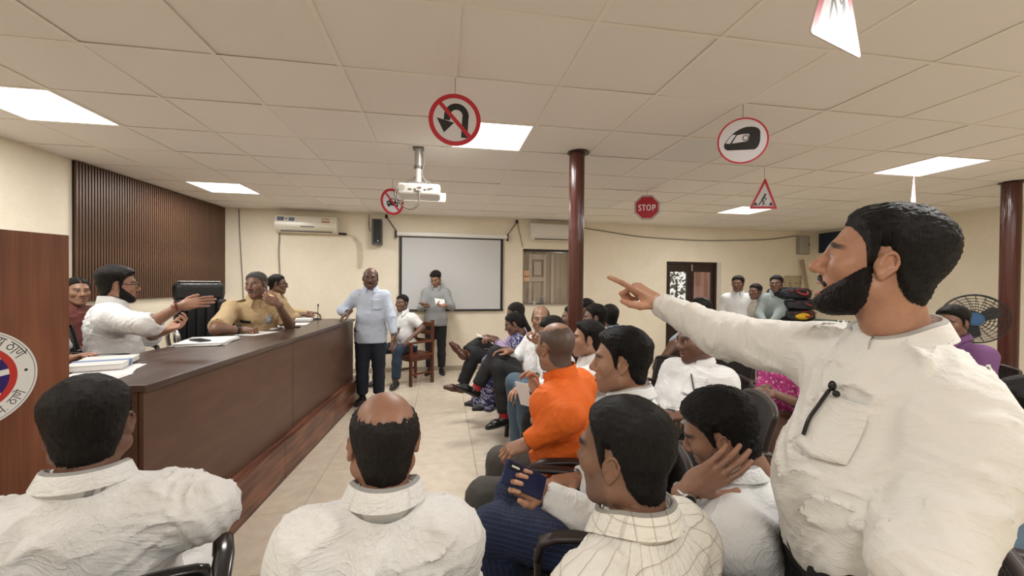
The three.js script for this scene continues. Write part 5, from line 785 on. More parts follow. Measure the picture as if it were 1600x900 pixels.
const printTex = (bg, fg, n, seed, kind = 0) => canvasTex(512, 512, (c) => { c.fillStyle = bg; c.fillRect(0, 0, 512, 512); const R = rng(seed); for (let i = 0; i < n; i++) { c.strokeStyle = c.fillStyle = fg[Math.floor(R() * fg.length)]; c.lineWidth = 5 + 5 * R(); const x = R() * 512, y = R() * 512, r = 10 + 22 * R(); for (const dx of [-512, 0, 512]) for (const dy of [-512, 0, 512]) { c.beginPath(); c.arc(x + dx, y + dy, r, R() * 3, R() * 3 + 3.4); if (kind) c.fill(); else c.stroke(); } } }, [5, 5]);
const F = {
  linen: cloth([1, 1, 1], { map: linenMap }), white: cloth([0.8, 0.8, 0.79]), cream: cloth([0.79, 0.775, 0.735], { bumpScale: 0.0022 }), cool: cloth([0.76, 0.78, 0.8]),
  check: cloth([1, 1, 1], { map: canvasTex(256, 256, (c) => { c.fillStyle = '#e9e6dd'; c.fillRect(0, 0, 256, 256); c.fillStyle = 'rgba(135,118,100,0.62)'; for (const p of [20, 148]) { c.fillRect(p, 0, 5, 256); c.fillRect(0, p, 256, 5); } c.fillStyle = 'rgba(160,150,138,0.35)'; for (const p of [29, 157]) { c.fillRect(p, 0, 3, 256); c.fillRect(0, p, 256, 3); } }, [15, 15]) }),
  orange: cloth([0.83, 0.155, 0.012], { roughness: 0.75 }), blue: cloth([0.55, 0.62, 0.74]), grey: cloth([0.3, 0.31, 0.31]), sage: cloth([0.25, 0.29, 0.28]), khaki: cloth([0.56, 0.41, 0.23]), lavender: cloth([0.5, 0.38, 0.58]), purple: cloth([0.18, 0.075, 0.2]), sky: cloth([0.24, 0.34, 0.42]), royal: cloth([0.035, 0.1, 0.3]),
  pink: cloth([1, 1, 1], { map: printTex('#b23a7a', ['#d96ba0', '#8c2a60', '#e49abf'], 90, 4, 1) }), block: cloth([1, 1, 1], { map: printTex('#2b2a5c', ['#d9d8e2', '#c9c8da'], 120, 8) }), floral: cloth([1, 1, 1], { map: printTex('#b9b4a8', ['#7d776c', '#8f8a80', '#dcd8cf'], 110, 6) }), mottle: cloth([1, 1, 1], { map: printTex('#6f8292', ['#4a5b6b', '#9fb0bc', '#394a58'], 120, 12) }), maroon: cloth([0.12, 0.03, 0.025]),
  black: cloth([0.013, 0.013, 0.014], { sheen: 0 }), navy: cloth([0.012, 0.015, 0.028], { sheen: 0 }), stripe: cloth([1, 1, 1], { map: canvasTex(128, 128, (c) => { c.fillStyle = '#1e2742'; c.fillRect(0, 0, 128, 128); c.fillStyle = '#3a4668'; for (const x of [10, 42, 74, 106]) c.fillRect(x, 0, 4, 128); }, [16, 16]), sheen: 0 }), jeans: cloth([0.075, 0.12, 0.165], { sheen: 0 }), denim: cloth([0.025, 0.042, 0.075], { sheen: 0 }), slate: cloth([0.075, 0.07, 0.062], { sheen: 0 }), olive: cloth([0.06, 0.055, 0.045], { sheen: 0 }),
  redsock: cloth([0.4, 0.02, 0.03]), tan: cloth([0.07, 0.03, 0.018]),
};
for (const k of Object.keys(F)) F[k].side = THREE.DoubleSide;
const brownShoe = std({ color: rgb(0.09, 0.035, 0.02), roughness: 0.3 }), blackShoe = std({ color: rgb(0.012, 0.012, 0.012), roughness: 0.3 });
const dark = [0.165, 0.085, 0.055], mid = [0.29, 0.155, 0.1], light = [0.4, 0.225, 0.15], JET = [0.011, 0.01, 0.01];
const chairFor = (proto, label, x, z, turn, y = 0) => { if (!proto.done) { proto.done = true; proto.position.set(x, y, z); proto.rotation.y = face(turn); proto.userData.label = label; return proto; } return copyOf(proto, label, [x, y, z], face(turn)); };
const seatOf = (p, proto, label, turn, back = -0.02, y = 0) => { const f = way(turn); return chairFor(proto, label, p.base[0] + f[0] * (0.04 + back), p.base[2] + f[2] * (0.04 + back), turn, y); };
const inFrame = (name, geo, m, mat, parent) => mesh(name, geo.applyMatrix4(m), mat, parent);
function watch(p, k, strap, dial, off = 0.035) { const j = p.J[k], d = norm(sub(j.w, j.el)), c = comb(j.w, d, -off), out = mul(j.n, -1), X = cross(d, out), m = basis(X, d, out, c), w = new THREE.Group(); w.name = 'wristwatch'; p.root.add(w);
  mesh('strap', new THREE.TorusGeometry(0.0345, 0.0065, 8, 32).rotateX(Math.PI / 2).scale(1, 1.5, 1).applyMatrix4(m), strap, w); const cs = cyl(0.019, 0.019, 0.009, 0, 0, 0, 28).rotateX(Math.PI / 2).translate(0, 0, 0.038).applyMatrix4(m); mesh('watch_case', cs, strap, w); mesh('dial', cyl(0.0155, 0.0155, 0.001, 0, 0, 0, 28).rotateX(Math.PI / 2).translate(0, 0, 0.0432).applyMatrix4(m), dial, w); }

// ---------------------------------------------------------------- the people nearest to us
const pointing = person({ q: 'near', stand: true, label: 'bearded standing man in white shirt pointing left with outstretched arm', head: [0.916, 1.564, -0.737], look: [41, 9, 0], body: 70, chest: 76, s: 1.0, hs: 0.93, fat: 0.5, shift: [-0.045, -0.01], skin: [0.42, 0.215, 0.135], lean: -2, neck: [0.966, 1.373, -0.737], broad: 1.06, hands: 1.1, cells: { shirt: 0.0068, head: 0.0026, hair: 0.0027, hand: 0.0026 },
  R: { w: [0.774, 1.447, -1.379], pole: [0.1, -1, 0.1], f: [-0.75, 0.57, -0.32], n: [-0.1, -0.85, -0.4], c: 'point', sh: [-0.02, 0.035, 0] }, L: { sh: [0.0, -0.085, 0], w: [0.763, 0.883, -0.573], e: [0.778, 1.056, -0.542], pole: [0.5, -0.4, 0.5] },
  face: { open: 0.012, lip: [0.5, 0.2, 0.16], nose: 0.004, eye: 0.65, shave: 0.5 }, beard: { t: 0.0095, color: [0.014, 0.011, 0.01] }, moustache: 0.0075, hair: { top: 0.017, side: 0.011, up: 0.004, wave: 0.005, color: JET },
  shirt: { mat: F.cream, loose: 0.02, fold: 0.0095, ang: 0.9, tip: 0.045, hem: 0.02, placket: true, gap: 0.5 }, trousers: { mat: F.black }, gaze: [0, -0.2] });
const thickhair = person({ q: 'near', label: 'man in white linen shirt seen from behind at lower left, full black hair', head: [-0.862, 1.149, -1.188], look: [25, -4, -4], body: 24, s: 1.0, hs: 0.93, fat: 0.7, skin: dark, lean: 4, R: { e: [-0.602, 0.918, -1.192], w: [-0.902, 0.774, -1.484], n: [0, -1, 0] }, L: { e: [-1.141, 0.903, -1.202], w: [-1.185, 0.641, -1.511] }, knees: 0.12,
  hair: { top: 0.02, side: 0.009, wave: 0.004, color: [0.01, 0.008, 0.007] }, shirt: { mat: F.linen, sleeve: 'elbow', cut: 0.12, fold: 0.0125, ang: 0.1, loose: 0.024, tip: 0.02, collar: true }, trousers: { mat: F.white, loose: 0.024 } });
const balding = person({ q: 'near', label: 'balding man in white linen shirt and glasses seen from behind, centre front', head: [-0.128, 1.151, -0.981], broad: 0.96, look: [14, -3, 1], body: 9, s: 0.95, hs: 0.95, shift: [-0.04, 0], fat: 0.4, skin: [0.3, 0.15, 0.095], lean: 2, glasses: true,
  hair: { top: 0.008, side: 0.008, wave: 0.003, color: [0.016, 0.013, 0.011], bald: [-0.03, 0.082, 0.9], crop: 0.95 }, shirt: { mat: F.linen, fold: 0.009, ang: 0.6, loose: 0.02, yoke: true, tip: 0.02, up: 0.006 }, trousers: { mat: F.white } });
const checked = person({ q: 'near', label: 'man in white checked shirt with cropped black hair, facing left, lower centre', head: [0.384, 1.152, -0.823], hs: 0.93, look: [38, -3, 0], body: 32, s: 1.0, fat: 0.5, skin: [0.21, 0.11, 0.07], lean: 4,
  hair: { top: 0.016, side: 0.007, wave: 0.003, color: JET }, shirt: { mat: F.check, mat2: cloth([1, 1, 1], { map: F.check.map }), fold: 0.006, ang: 0.6, loose: 0.018, tip: 0.02 }, trousers: { mat: F.black } });
const resting = person({ q: 'near', label: 'man in white shirt resting his cheek on his hand, silver watch', head: [0.838, 1.065, -1.130], look: [50, -22, -8], body: 40, s: 1.0, hs: 0.98, fat: 0.55, skin: [0.27, 0.14, 0.09], lean: 22, cells: { hand: 0.0026 },
  L: { e: [0.649, 0.765, -1.139], w: [0.685, 0.950, -1.043], f: [0.66, 0.56, 0.3], n: [0.5, 0.15, -0.85], c: [10, 14, 8, -5] }, R: { w: [0.716, 0.688, -1.390] },
  hair: { top: 0.024, side: 0.01, wave: 0.006, color: JET, up: -0.006 }, face: { eye: 0.5, shave: 0.6 }, shirt: { mat: F.white, sleeve: 'elbow', cut: 0.1, fold: 0.007, ang: 0.4, loose: 0.018, tip: 0.025 }, trousers: { mat: F.black } });
const phoneman = person({ q: 'near', label: 'man in white shirt and navy striped trousers holding a blue phone', head: [0.678, 1.219, -1.484], look: [62, -2, 0], body: 72, chest: 60, s: 1.02, hs: 0.95, fat: 0.6, skin: [0.38, 0.2, 0.125], lean: 2, cells: { shirt: 0.009, head: 0.0036, hair: 0.0038 },
  L: { w: [0.348, 0.795, -1.373], pole: [0.5, -0.7, 0.5], f: [-0.8, 0.45, 0.1], n: [0.1, 0.45, 0.85], c: 'hold' }, R: { w: [0.551, 0.713, -1.622] }, legL: { k: [0.197, 0.569, -1.579], a: [0.278, 0.233, -1.561] }, legR: { k: [0.308, 0.637, -1.682], a: [0.297, 0.283, -1.680] },
  hair: { top: 0.021, side: 0.01, quiff: 0.006, wave: 0.005, color: JET }, face: { nose: 0.002 }, shirt: { mat: F.white, fold: 0.007, ang: 0.7, loose: 0.02, tip: 0.035, open: 0.03, lap: 0.35 }, trousers: { mat: F.stripe, loose: 0.022 } });
const orange = person({ q: 'near', label: 'man in bright orange kurta with cropped grey hair, seen from behind', head: [0.559, 1.198, -1.981], look: [22, 0, 0], body: 70, chest: 48, s: 1.02, fat: 0.75, skin: [0.33, 0.175, 0.11], lean: 10, cells: { shirt: 0.0098, head: 0.004, hair: 0.004, hand: 0.0035 },
  L: { w: [0.391, 0.797, -1.812], e: [0.542, 0.945, -1.707], f: [-0.8, -0.3, -0.1], n: [0.2, -0.9, -0.3], c: 'hold' }, R: { w: [0.524, 0.912, -2.237], f: [-0.25, 0.9, 0.1], n: [-0.8, -0.1, 0.5], c: 'cup' }, knees: 0.1,
  hair: { painted: true, color: [0.05, 0.04, 0.035], crop: 0.82, bald: [0.0, 0.075, 0.9] }, shirt: { name: 'kurta', mat: F.orange, fold: 0.008, ang: 0.9, loose: 0.02, collar: 'band', lap: 0.45, hem: 0.12 }, trousers: { mat: F.slate, loose: 0.024 }, shoes: brownShoe });
// ---------------------------------------------------------------- seated audience further in
const smiling = person({ q: 'mid', label: 'smiling black-haired man in white shirt, profile, behind orange kurta', head: [0.977, 1.140, -2.670], look: [74, 2, 0], body: 82, s: 1.0, fat: 0.4, hs: 0.96, skin: light, lean: 3, hair: { top: 0.022, side: 0.01, quiff: 0.008, wave: 0.005 }, face: { open: 0.004, shave: 0.2 }, shirt: { mat: F.white, tip: 0.03, open: 0.03 }, trousers: { mat: F.black }, L: { w: [0.600, 0.778, -2.882], f: [-0.9, -0.2, 0.1], n: [0, -1, 0] } });
const stout = person({ q: 'mid', label: 'stout man in white shirt with a pen in pocket, hands folded', head: [1.665, 1.145, -2.502], look: [92, -6, 4], body: 112, s: 1.08, hs: 1.06, fat: 1.15, skin: dark, lean: -6, cells: { shirt: 0.0105 }, hair: { top: 0.012, side: 0.006 }, L: { w: [1.425, 0.728, -2.284], f: [-0.8, -0.1, 0.2], n: [0, -1, 0.2] }, R: { w: [1.298, 0.743, -2.357], f: [0.6, -0.1, 0.4], n: [0, -1, 0.2] }, shirt: { mat: F.white, fold: 0.007, ang: 0.6, loose: 0.02, tip: 0.04, placket: true, lap: 0.2 }, trousers: { mat: F.black }, knees: 0.14 });
const elder = person({ q: 'mid', label: 'older man with receding grey hair turning to face the camera', head: [0.926, 1.177, -3.795], look: [163, -2, 0], body: 92, chest: 120, s: 1.0, fat: 0.4, skin: mid, lean: -4, moustache: 0.004, mcolor: [0.05, 0.04, 0.035], hair: { top: 0.006, side: 0.008, up: 0.035, color: [0.1, 0.085, 0.075], bald: [0.05, 0.085, 0.95] }, shirt: { mat: F.white, sleeve: 'long', tip: 0.03 }, trousers: { mat: F.black }, shoes: blackShoe, socks: F.redsock,
  legL: { k: [0.521, 0.745, -3.707], a: [0.565, 0.320, -3.664], t: [-0.9, 0, 0.35] }, legR: { k: [0.504, 0.861, -3.812], a: [0.326, 0.551, -3.789], t: [-0.85, -0.3, 0.25] }, R: { w: [0.622, 0.886, -3.793], f: [-0.9, 0.1, 0.1] }, L: { w: [0.856, 0.979, -3.622], f: [-0.3, 0.8, 0.3], c: 'cup', pole: [0.4, -1, 0.4] } });
const jeansman = person({ q: 'far', label: 'person in light jeans hidden behind the orange kurta man', head: [0.86, 1.13, -3.16], look: [90, -20, 0], body: 90, s: 0.97, skin: mid, lean: 6, hair: {}, shirt: { mat: F.white }, trousers: { mat: F.jeans, loose: 0.02 }, legL: { k: [0.602, 0.725, -2.983], a: [0.681, 0.185, -3.014] }, legR: { k: [0.567, 0.745, -3.141], a: [0.614, 0.220, -3.178] } });
const reader = person({ q: 'mid', label: 'woman with tied black hair in blue block-print dress bent over phone', head: [0.754, 1.088, -4.280], look: [78, -24, 0], body: 88, s: 0.93, fat: 0.2, skin: dark, lean: 14, hair: { top: 0.012, side: 0.009, tail: true, wave: 0.002 }, face: { shave: 0 }, shirt: { name: 'dress_top', mat: F.block, sleeve: 'half', cut: 0.7, collar: false, lap: 0.5 }, trousers: { name: 'dress_skirt', mat: F.block, loose: 0.05, flare: 0.07 }, L: { w: [0.587, 0.819, -4.051], f: [-0.8, 0.1, 0.2], c: 'hold' }, R: { w: [0.656, 0.825, -4.293], f: [-0.8, 0.1, 0.1], c: 'hold' }, legL: { k: [0.519, 0.665, -4.163], a: [0.495, 0.278, -4.264] }, legR: { k: [0.530, 0.659, -4.364], a: [0.425, 0.276, -4.377] } });
const lavender = person({ q: 'mid', label: 'cropped-haired man in lavender shirt with crossed legs reading paper', head: [0.844, 1.167, -4.671], look: [80, -20, 0], body: 90, s: 1.02, fat: 0.2, skin: [0.2, 0.11, 0.075], lean: 6, hair: { top: 0.006, side: 0.004, wave: 0.002, color: [0.02, 0.018, 0.016] }, shirt: { mat: F.lavender }, trousers: { mat: F.black, loose: 0.018 }, shoes: brownShoe,
  L: { w: [0.595, 0.877, -4.507], f: [-0.8, 0.3, 0], c: 'hold' }, R: { w: [0.606, 0.878, -4.759], f: [-0.8, 0.3, 0], c: 'hold' }, legL: { k: [0.371, 0.725, -4.594], a: [0.236, 0.362, -4.664], t: [-0.95, 0, 0.2] }, legR: { k: [0.426, 0.810, -4.738], a: [0.266, 0.738, -4.613], t: [-0.9, 0.15, 0.2] } });
const behindcol = person({ q: 'far', label: 'dark-haired man partly hidden behind the column, profile', head: [1.335, 1.158, -4.131], look: [74, 0, 0], body: 80, skin: [0.2, 0.105, 0.07], hair: { top: 0.016, side: 0.007 }, shirt: { mat: F.cool }, trousers: { mat: F.navy } });
const beardman = person({ q: 'mid', label: 'bearded man in white shirt right of the column', head: [1.444, 1.189, -3.757], look: [72, -4, 0], body: 78, skin: [0.2, 0.11, 0.07], beard: { t: 0.005 }, hair: { top: 0.02, side: 0.008 }, shirt: { mat: F.white }, trousers: { mat: F.black } });
const handback = person({ q: 'far', label: 'man in blue shirt with one hand behind his head, right of column', head: [1.678, 1.209, -4.681], look: [60, 0, 0], body: 75, skin: dark, hair: { top: 0.018 }, shirt: { mat: F.royal, sleeve: 'half' }, trousers: { mat: F.navy }, L: { e: [1.874, 1.125, -4.495], w: [1.746, 1.231, -4.569], f: [-0.6, 0.3, -0.4], n: [-0.3, 0, -1], c: 'spread' } });
const mottled = person({ q: 'far', label: 'man in blue-grey patterned shirt seen from behind, back row', head: [1.723, 1.175, -4.065], look: [5, 0, 0], body: 40, skin: dark, hair: { top: 0.016, side: 0.009 }, shirt: { mat: F.mottle, loose: 0.02 }, trousers: { mat: F.navy } });
const bluesleeve = person({ q: 'far', label: 'man in pale blue shirt before the door, mostly hidden by outstretched arm', head: [2.586, 1.243, -3.817], look: [85, -4, 0], body: 105, s: 1.04, skin: dark, fat: 0.5, hair: { top: 0.02, side: 0.008 }, shirt: { mat: F.blue, sleeve: 'half' }, trousers: { mat: F.jeans }, R: { e: [2.215, 0.925, -3.674], w: [2.059, 0.818, -3.597] }, L: { e: [2.714, 0.794, -3.485], w: [2.500, 0.664, -3.419] } });
const pinkdress = person({ q: 'mid', label: 'woman in pink printed dress with hands in lap, face hidden', head: [2.439, 1.135, -2.623], look: [90, -14, 0], body: 95, s: 0.95, fat: 0.3, skin: dark, hair: { top: 0.012, side: 0.01, bun: true }, face: { shave: 0 }, shirt: { name: 'dress_top', mat: F.pink, sleeve: 'elbow', cut: 0.4, collar: false, lap: 0.5 }, trousers: { name: 'dress_skirt', mat: F.tan, loose: 0.045 }, L: { w: [2.167, 0.800, -2.412], f: [-0.8, -0.1, 0.1], c: 'relaxed' }, R: { w: [2.206, 0.809, -2.507], f: [-0.7, -0.1, 0.2] } });
const purple = person({ q: 'mid', label: 'man in purple shirt behind the pointing man, before the fan', head: [3.900, 1.236, -2.578], look: [95, -6, 0], body: 85, s: 1.02, skin: [0.2, 0.1, 0.065], moustache: true, hair: { top: 0.02, side: 0.01 }, shirt: { mat: F.purple }, trousers: { mat: F.black } });
const rightedge = person({ q: 'mid', label: 'man in light blue shirt cut off by right edge', head: [1.974, 1.076, -1.079], look: [40, -4, 0], body: 45, s: 1.02, fat: 0.5, skin: dark, lean: 4, hair: { top: 0.02, side: 0.009 }, shirt: { mat: F.sky, fold: 0.008, loose: 0.02 }, trousers: { mat: F.navy } });
// ---------------------------------------------------------------- standing at the back
const blueman = person({ q: 'mid', stand: true, label: 'moustached man in pale blue shirt standing with hand on desk end', head: [-0.867, 1.560, -5.343], look: [186, -4, 0], body: 182, s: 1.0, fat: 0.5, hs: 1.07, skin: [0.14, 0.073, 0.05], cells: { head: 0.0062, hair: 0.0062 }, moustache: 0.008, hair: { top: 0.006, side: 0.007, up: 0.04, bald: [0.045, 0.105, 0.85] }, shirt: { mat: F.blue, fold: 0.006, hem: 0.16, tip: 0.035, placket: true, loose: 0.016 }, trousers: { mat: F.navy, loose: 0.02 }, shoes: blackShoe, R: { w: [-1.104, 1.146, -5.257], pole: [-0.6, -0.4, -0.5], f: [-0.6, -0.5, 0.3], n: [0, -1, 0] }, L: { w: [-0.544, 0.803, -5.157], f: [0, -1, 0.1], n: [-1, 0, 0], pole: [0.6, 0, -0.6] } });
const jeanseat = person({ q: 'far', cells: { head: 0.0064, hair: 0.0064 }, label: 'man in white half-sleeved shirt and jeans on wooden chair', head: [-0.593, 1.194, -6.489], look: [150, 0, 0], body: 150, s: 1.0, fat: 0.4, skin: dark, lean: 8, hair: { top: 0.018 }, shirt: { mat: F.white, sleeve: 'half', cut: 0.8 }, trousers: { mat: F.denim, loose: 0.016 }, L: { e: [-0.283, 0.826, -6.432], w: [-0.441, 0.696, -6.254] }, R: { w: [-0.689, 0.632, -6.195] } });
const paperman = person({ q: 'far', cells: { head: 0.0064, hair: 0.0064 }, stand: true, label: 'man in grey shirt leaning by the screen, reading phone and paper', head: [-0.093, 1.574, -6.915], look: [158, -26, 0], body: 176, s: 1.0, fat: 0.15, skin: mid, hair: { top: 0.024, side: 0.006, quiff: 0.012 }, face: { shave: 0.6 }, shirt: { mat: F.grey, hem: 0.12 }, trousers: { mat: F.black }, R: { w: [-0.215, 1.147, -6.627], f: [-0.5, 0.1, 0.6], n: [0, 1, 0], c: 'hold' }, L: { w: [0.053, 1.160, -6.581], f: [-0.8, 0.1, 0.3], n: [-0.2, 0.5, 0.6], c: 'hold' } });
const youthA = person({ q: 'far', cells: { head: 0.0064, hair: 0.0064 }, stand: true, label: 'tall youth in pale blue shirt, left of three standing at back', head: [4.453, 1.532, -5.632], look: [128, 0, 0], body: 142, s: 0.97, fat: 0, skin: dark, hair: { top: 0.022, side: 0.008 }, face: { shave: 0.1 }, shirt: { mat: F.cool, hem: 0.16 }, trousers: { mat: F.navy } });
const youthB = person({ q: 'far', cells: { head: 0.0064, hair: 0.0064 }, stand: true, label: 'shorter youth in patterned grey shirt, middle of three at back', head: [4.639, 1.419, -5.498], look: [104, 0, 0], body: 136, s: 0.9, fat: 0, skin: dark, hair: { top: 0.022, side: 0.008 }, face: { shave: 0.1 }, shirt: { mat: F.floral, hem: 0.16 }, trousers: { mat: F.navy } });
const youthC = person({ q: 'far', cells: { head: 0.0064, hair: 0.0064 }, stand: true, label: 'youth in grey-green shirt with clasped hands, right of three', head: [4.831, 1.536, -5.314], look: [124, 0, 0], body: 146, s: 0.97, fat: 0, skin: dark, hair: { top: 0.02, side: 0.007 }, face: { shave: 0.1 }, shirt: { mat: F.sage, hem: 0.16, loose: 0.02 }, trousers: { mat: F.navy }, L: { w: [4.577, 0.955, -5.148], f: [-0.7, -0.4, 0], n: [0, 0, -1] }, R: { w: [4.523, 0.973, -5.157], f: [0.6, -0.5, 0], n: [0, 0, -1] } });
// ---------------------------------------------------------------- at the desk
const speaker = person({ q: 'mid', floor: DAIS, label: 'bearded man in white kurta and glasses gesturing at the desk', head: [-2.312, 1.474, -3.437], look: [-58, -2, 0], body: -48, s: 1.03, hs: 0.97, fat: 0.6, skin: [0.33, 0.17, 0.11], lean: 4, cells: { shirt: 0.0105, hand: 0.004, head: 0.0045, hair: 0.0048 }, glasses: true, beard: { t: 0.0035 }, moustache: 0.006, hair: { top: 0.03, side: 0.012, wave: 0.005 },
  R: { e: [-1.941, 1.212, -3.148], w: [-1.767, 1.339, -3.181], f: [0.8, 0.18, -0.3], n: [-0.1, -0.5, -0.8], c: 'flat' }, L: { e: [-2.234, 1.082, -3.622], w: [-2.022, 1.140, -3.486], f: [0.8, 0.35, -0.2], n: [-0.2, 0.9, 0.4], c: 'cup' }, shirt: { name: 'kurta', mat: F.white, sleeve: 'elbow', cut: 0.28, fold: 0.008, ang: 0.2, loose: 0.026, collar: 'band' }, trousers: { mat: F.white } });
const officer = person({ q: 'mid', floor: DAIS, label: 'smiling police officer in khaki uniform leaning chin on hand at desk', head: [-1.742, 1.473, -4.304], look: [168, -2, 8], body: 202, s: 1.04, hs: 0.96, fat: 0.9, broad: 1.2, skin: [0.22, 0.115, 0.075], lean: 24, cells: { shirt: 0.0115, hand: 0.0042, head: 0.0048, hair: 0.005 }, face: { open: 0.003 }, moustache: 0.009, hair: { top: 0.014, side: 0.008, color: [0.11, 0.1, 0.095], brow: [0.02, 0.016, 0.014] },
  L: { e: [-1.496, 1.090, -4.439], w: [-1.465, 1.314, -4.042], f: [-0.75, 0.35, 0.1], n: [-0.2, 0.3, -0.9], c: 'cup' }, R: { e: [-1.879, 1.100, -3.869], w: [-1.723, 1.085, -3.989], f: [0.95, 0, -0.1], n: [0, -1, 0], c: 'fist' }, shirt: { mat: F.khaki, sleeve: 'half', cut: 0.9, fold: 0.006, tip: 0.035, placket: true }, trousers: { mat: F.khaki } });
const clerk = person({ q: 'mid', floor: DAIS, label: 'woman in glasses with tied hair seated beyond the police officer', head: [-1.992, 1.479, -5.513], look: [-78, -4, 0], body: -95, s: 0.95, fat: 0.3, skin: dark, lean: 10, glasses: true, face: { shave: 0 }, hair: { top: 0.01, side: 0.008, bun: true, wave: 0.002 }, shirt: { name: 'blouse', mat: F.khaki, collar: true }, trousers: { mat: F.khaki }, R: { w: [-1.759, 1.090, -5.620], f: [0.9, 0, 0.1] }, L: { w: [-1.752, 1.090, -5.958], f: [0.9, 0, 0.1] } });
const aide = person({ q: 'mid', floor: DAIS, label: 'woman half hidden between lectern and kurta man', head: [-3.039, 1.415, -4.068], look: [-125, -4, 0], body: -100, s: 0.93, fat: 0.2, skin: mid, lean: 4, face: { shave: 0 }, hair: { top: 0.01, side: 0.009, bun: true, part: true, wave: 0.002 }, shirt: { name: 'blouse', mat: F.maroon, collar: false }, trousers: { name: 'skirt', mat: F.maroon } });
const behindlectern = person({ q: 'far', floor: DAIS, label: 'person behind the lectern, only a hand by bottle showing', head: [-2.452, 1.460, -3.004], look: [-80, -6, 0], body: -80, s: 0.95, fat: 0.3, skin: [0.33, 0.17, 0.11], lean: 6, hair: {}, shirt: { mat: F.cool, sleeve: 'half' }, trousers: { mat: F.navy }, R: { w: [-2.233, 1.029, -2.911], f: [0.75, 0.25, -0.2], n: [0, -1, 0], c: 'hold' } });

// ---------------------------------------------------------------- the chairs they sit on
{ const c = seatOf(phoneman, armProto, 'brown woven armchair with visible armrest under the man with blue phone', 80); c.position.x -= 0.13; c.position.z -= 0.03; }
seatOf(checked, armProto, 'brown woven armchair under the man in checked shirt', 32);
seatOf(resting, armProto, 'brown woven armchair under the man resting his cheek', 45, -0.1);
seatOf(orange, armProto, 'brown woven armchair under the man in orange kurta', 70);
seatOf(smiling, armProto, 'brown woven armchair under the smiling man in profile', 90);
seatOf(jeansman, armProto, 'brown woven armchair under the person in light jeans', 90);
seatOf(elder, armProto, 'brown woven armchair under the older man with red socks', 92);
seatOf(reader, armProto, 'brown woven armchair under the woman in block-print dress', 88);
seatOf(lavender, armProto, 'brown woven armchair under the man in lavender shirt', 90);
seatOf(stout, armProto, 'brown woven armchair under the stout man with folded hands', 112);
seatOf(behindcol, armProto, 'brown woven armchair under the man behind column', 92);
seatOf(beardman, armProto, 'brown woven armchair under the bearded man right of column', 92);
seatOf(handback, armProto, 'brown woven armchair under the man with hand behind head', 88);
seatOf(mottled, armProto, 'brown woven armchair under the man in patterned shirt', 60);
seatOf(bluesleeve, armProto, 'brown woven armchair under the man before the door', 120);
seatOf(pinkdress, armProto, 'brown woven armchair under the woman in pink dress', 118);
seatOf(purple, armProto, 'brown woven armchair under the man in purple shirt', 110);
seatOf(rightedge, armProto, 'brown woven armchair under the man cut off by right edge', 45);
chairFor(armProto, 'empty brown woven armchair beside the pointing man', 1.45, -2.08, 66);
chairFor(armProto, 'empty dark armchair behind the stout man, left of him', 1.62, -3.02, 100);
chairFor(armProto, 'empty dark armchair between pale blue sleeve and pink dress', 2.35, -3.3, 110);
chairFor(armProto, 'empty dark armchair by the right column under the fan', 4.9, -2.7, 60);
seatOf(thickhair, blackProto, 'glossy black armchair under the thick-haired man at lower left', 24);
seatOf(balding, blackProto, 'glossy black armchair under the balding man', 9);
for (const [p, l, t] of [[speaker, 'office chair under the gesturing man in white kurta', -70], [officer, 'office chair under the police officer', 214], [clerk, 'office chair under the woman beyond the officer', -115], [aide, 'office chair under the half hidden woman', -100], [behindlectern, 'office chair behind the lectern', -80]]) seatOf(p, blackProto, 'black armchair, ' + l, t, -0.02, DAIS);

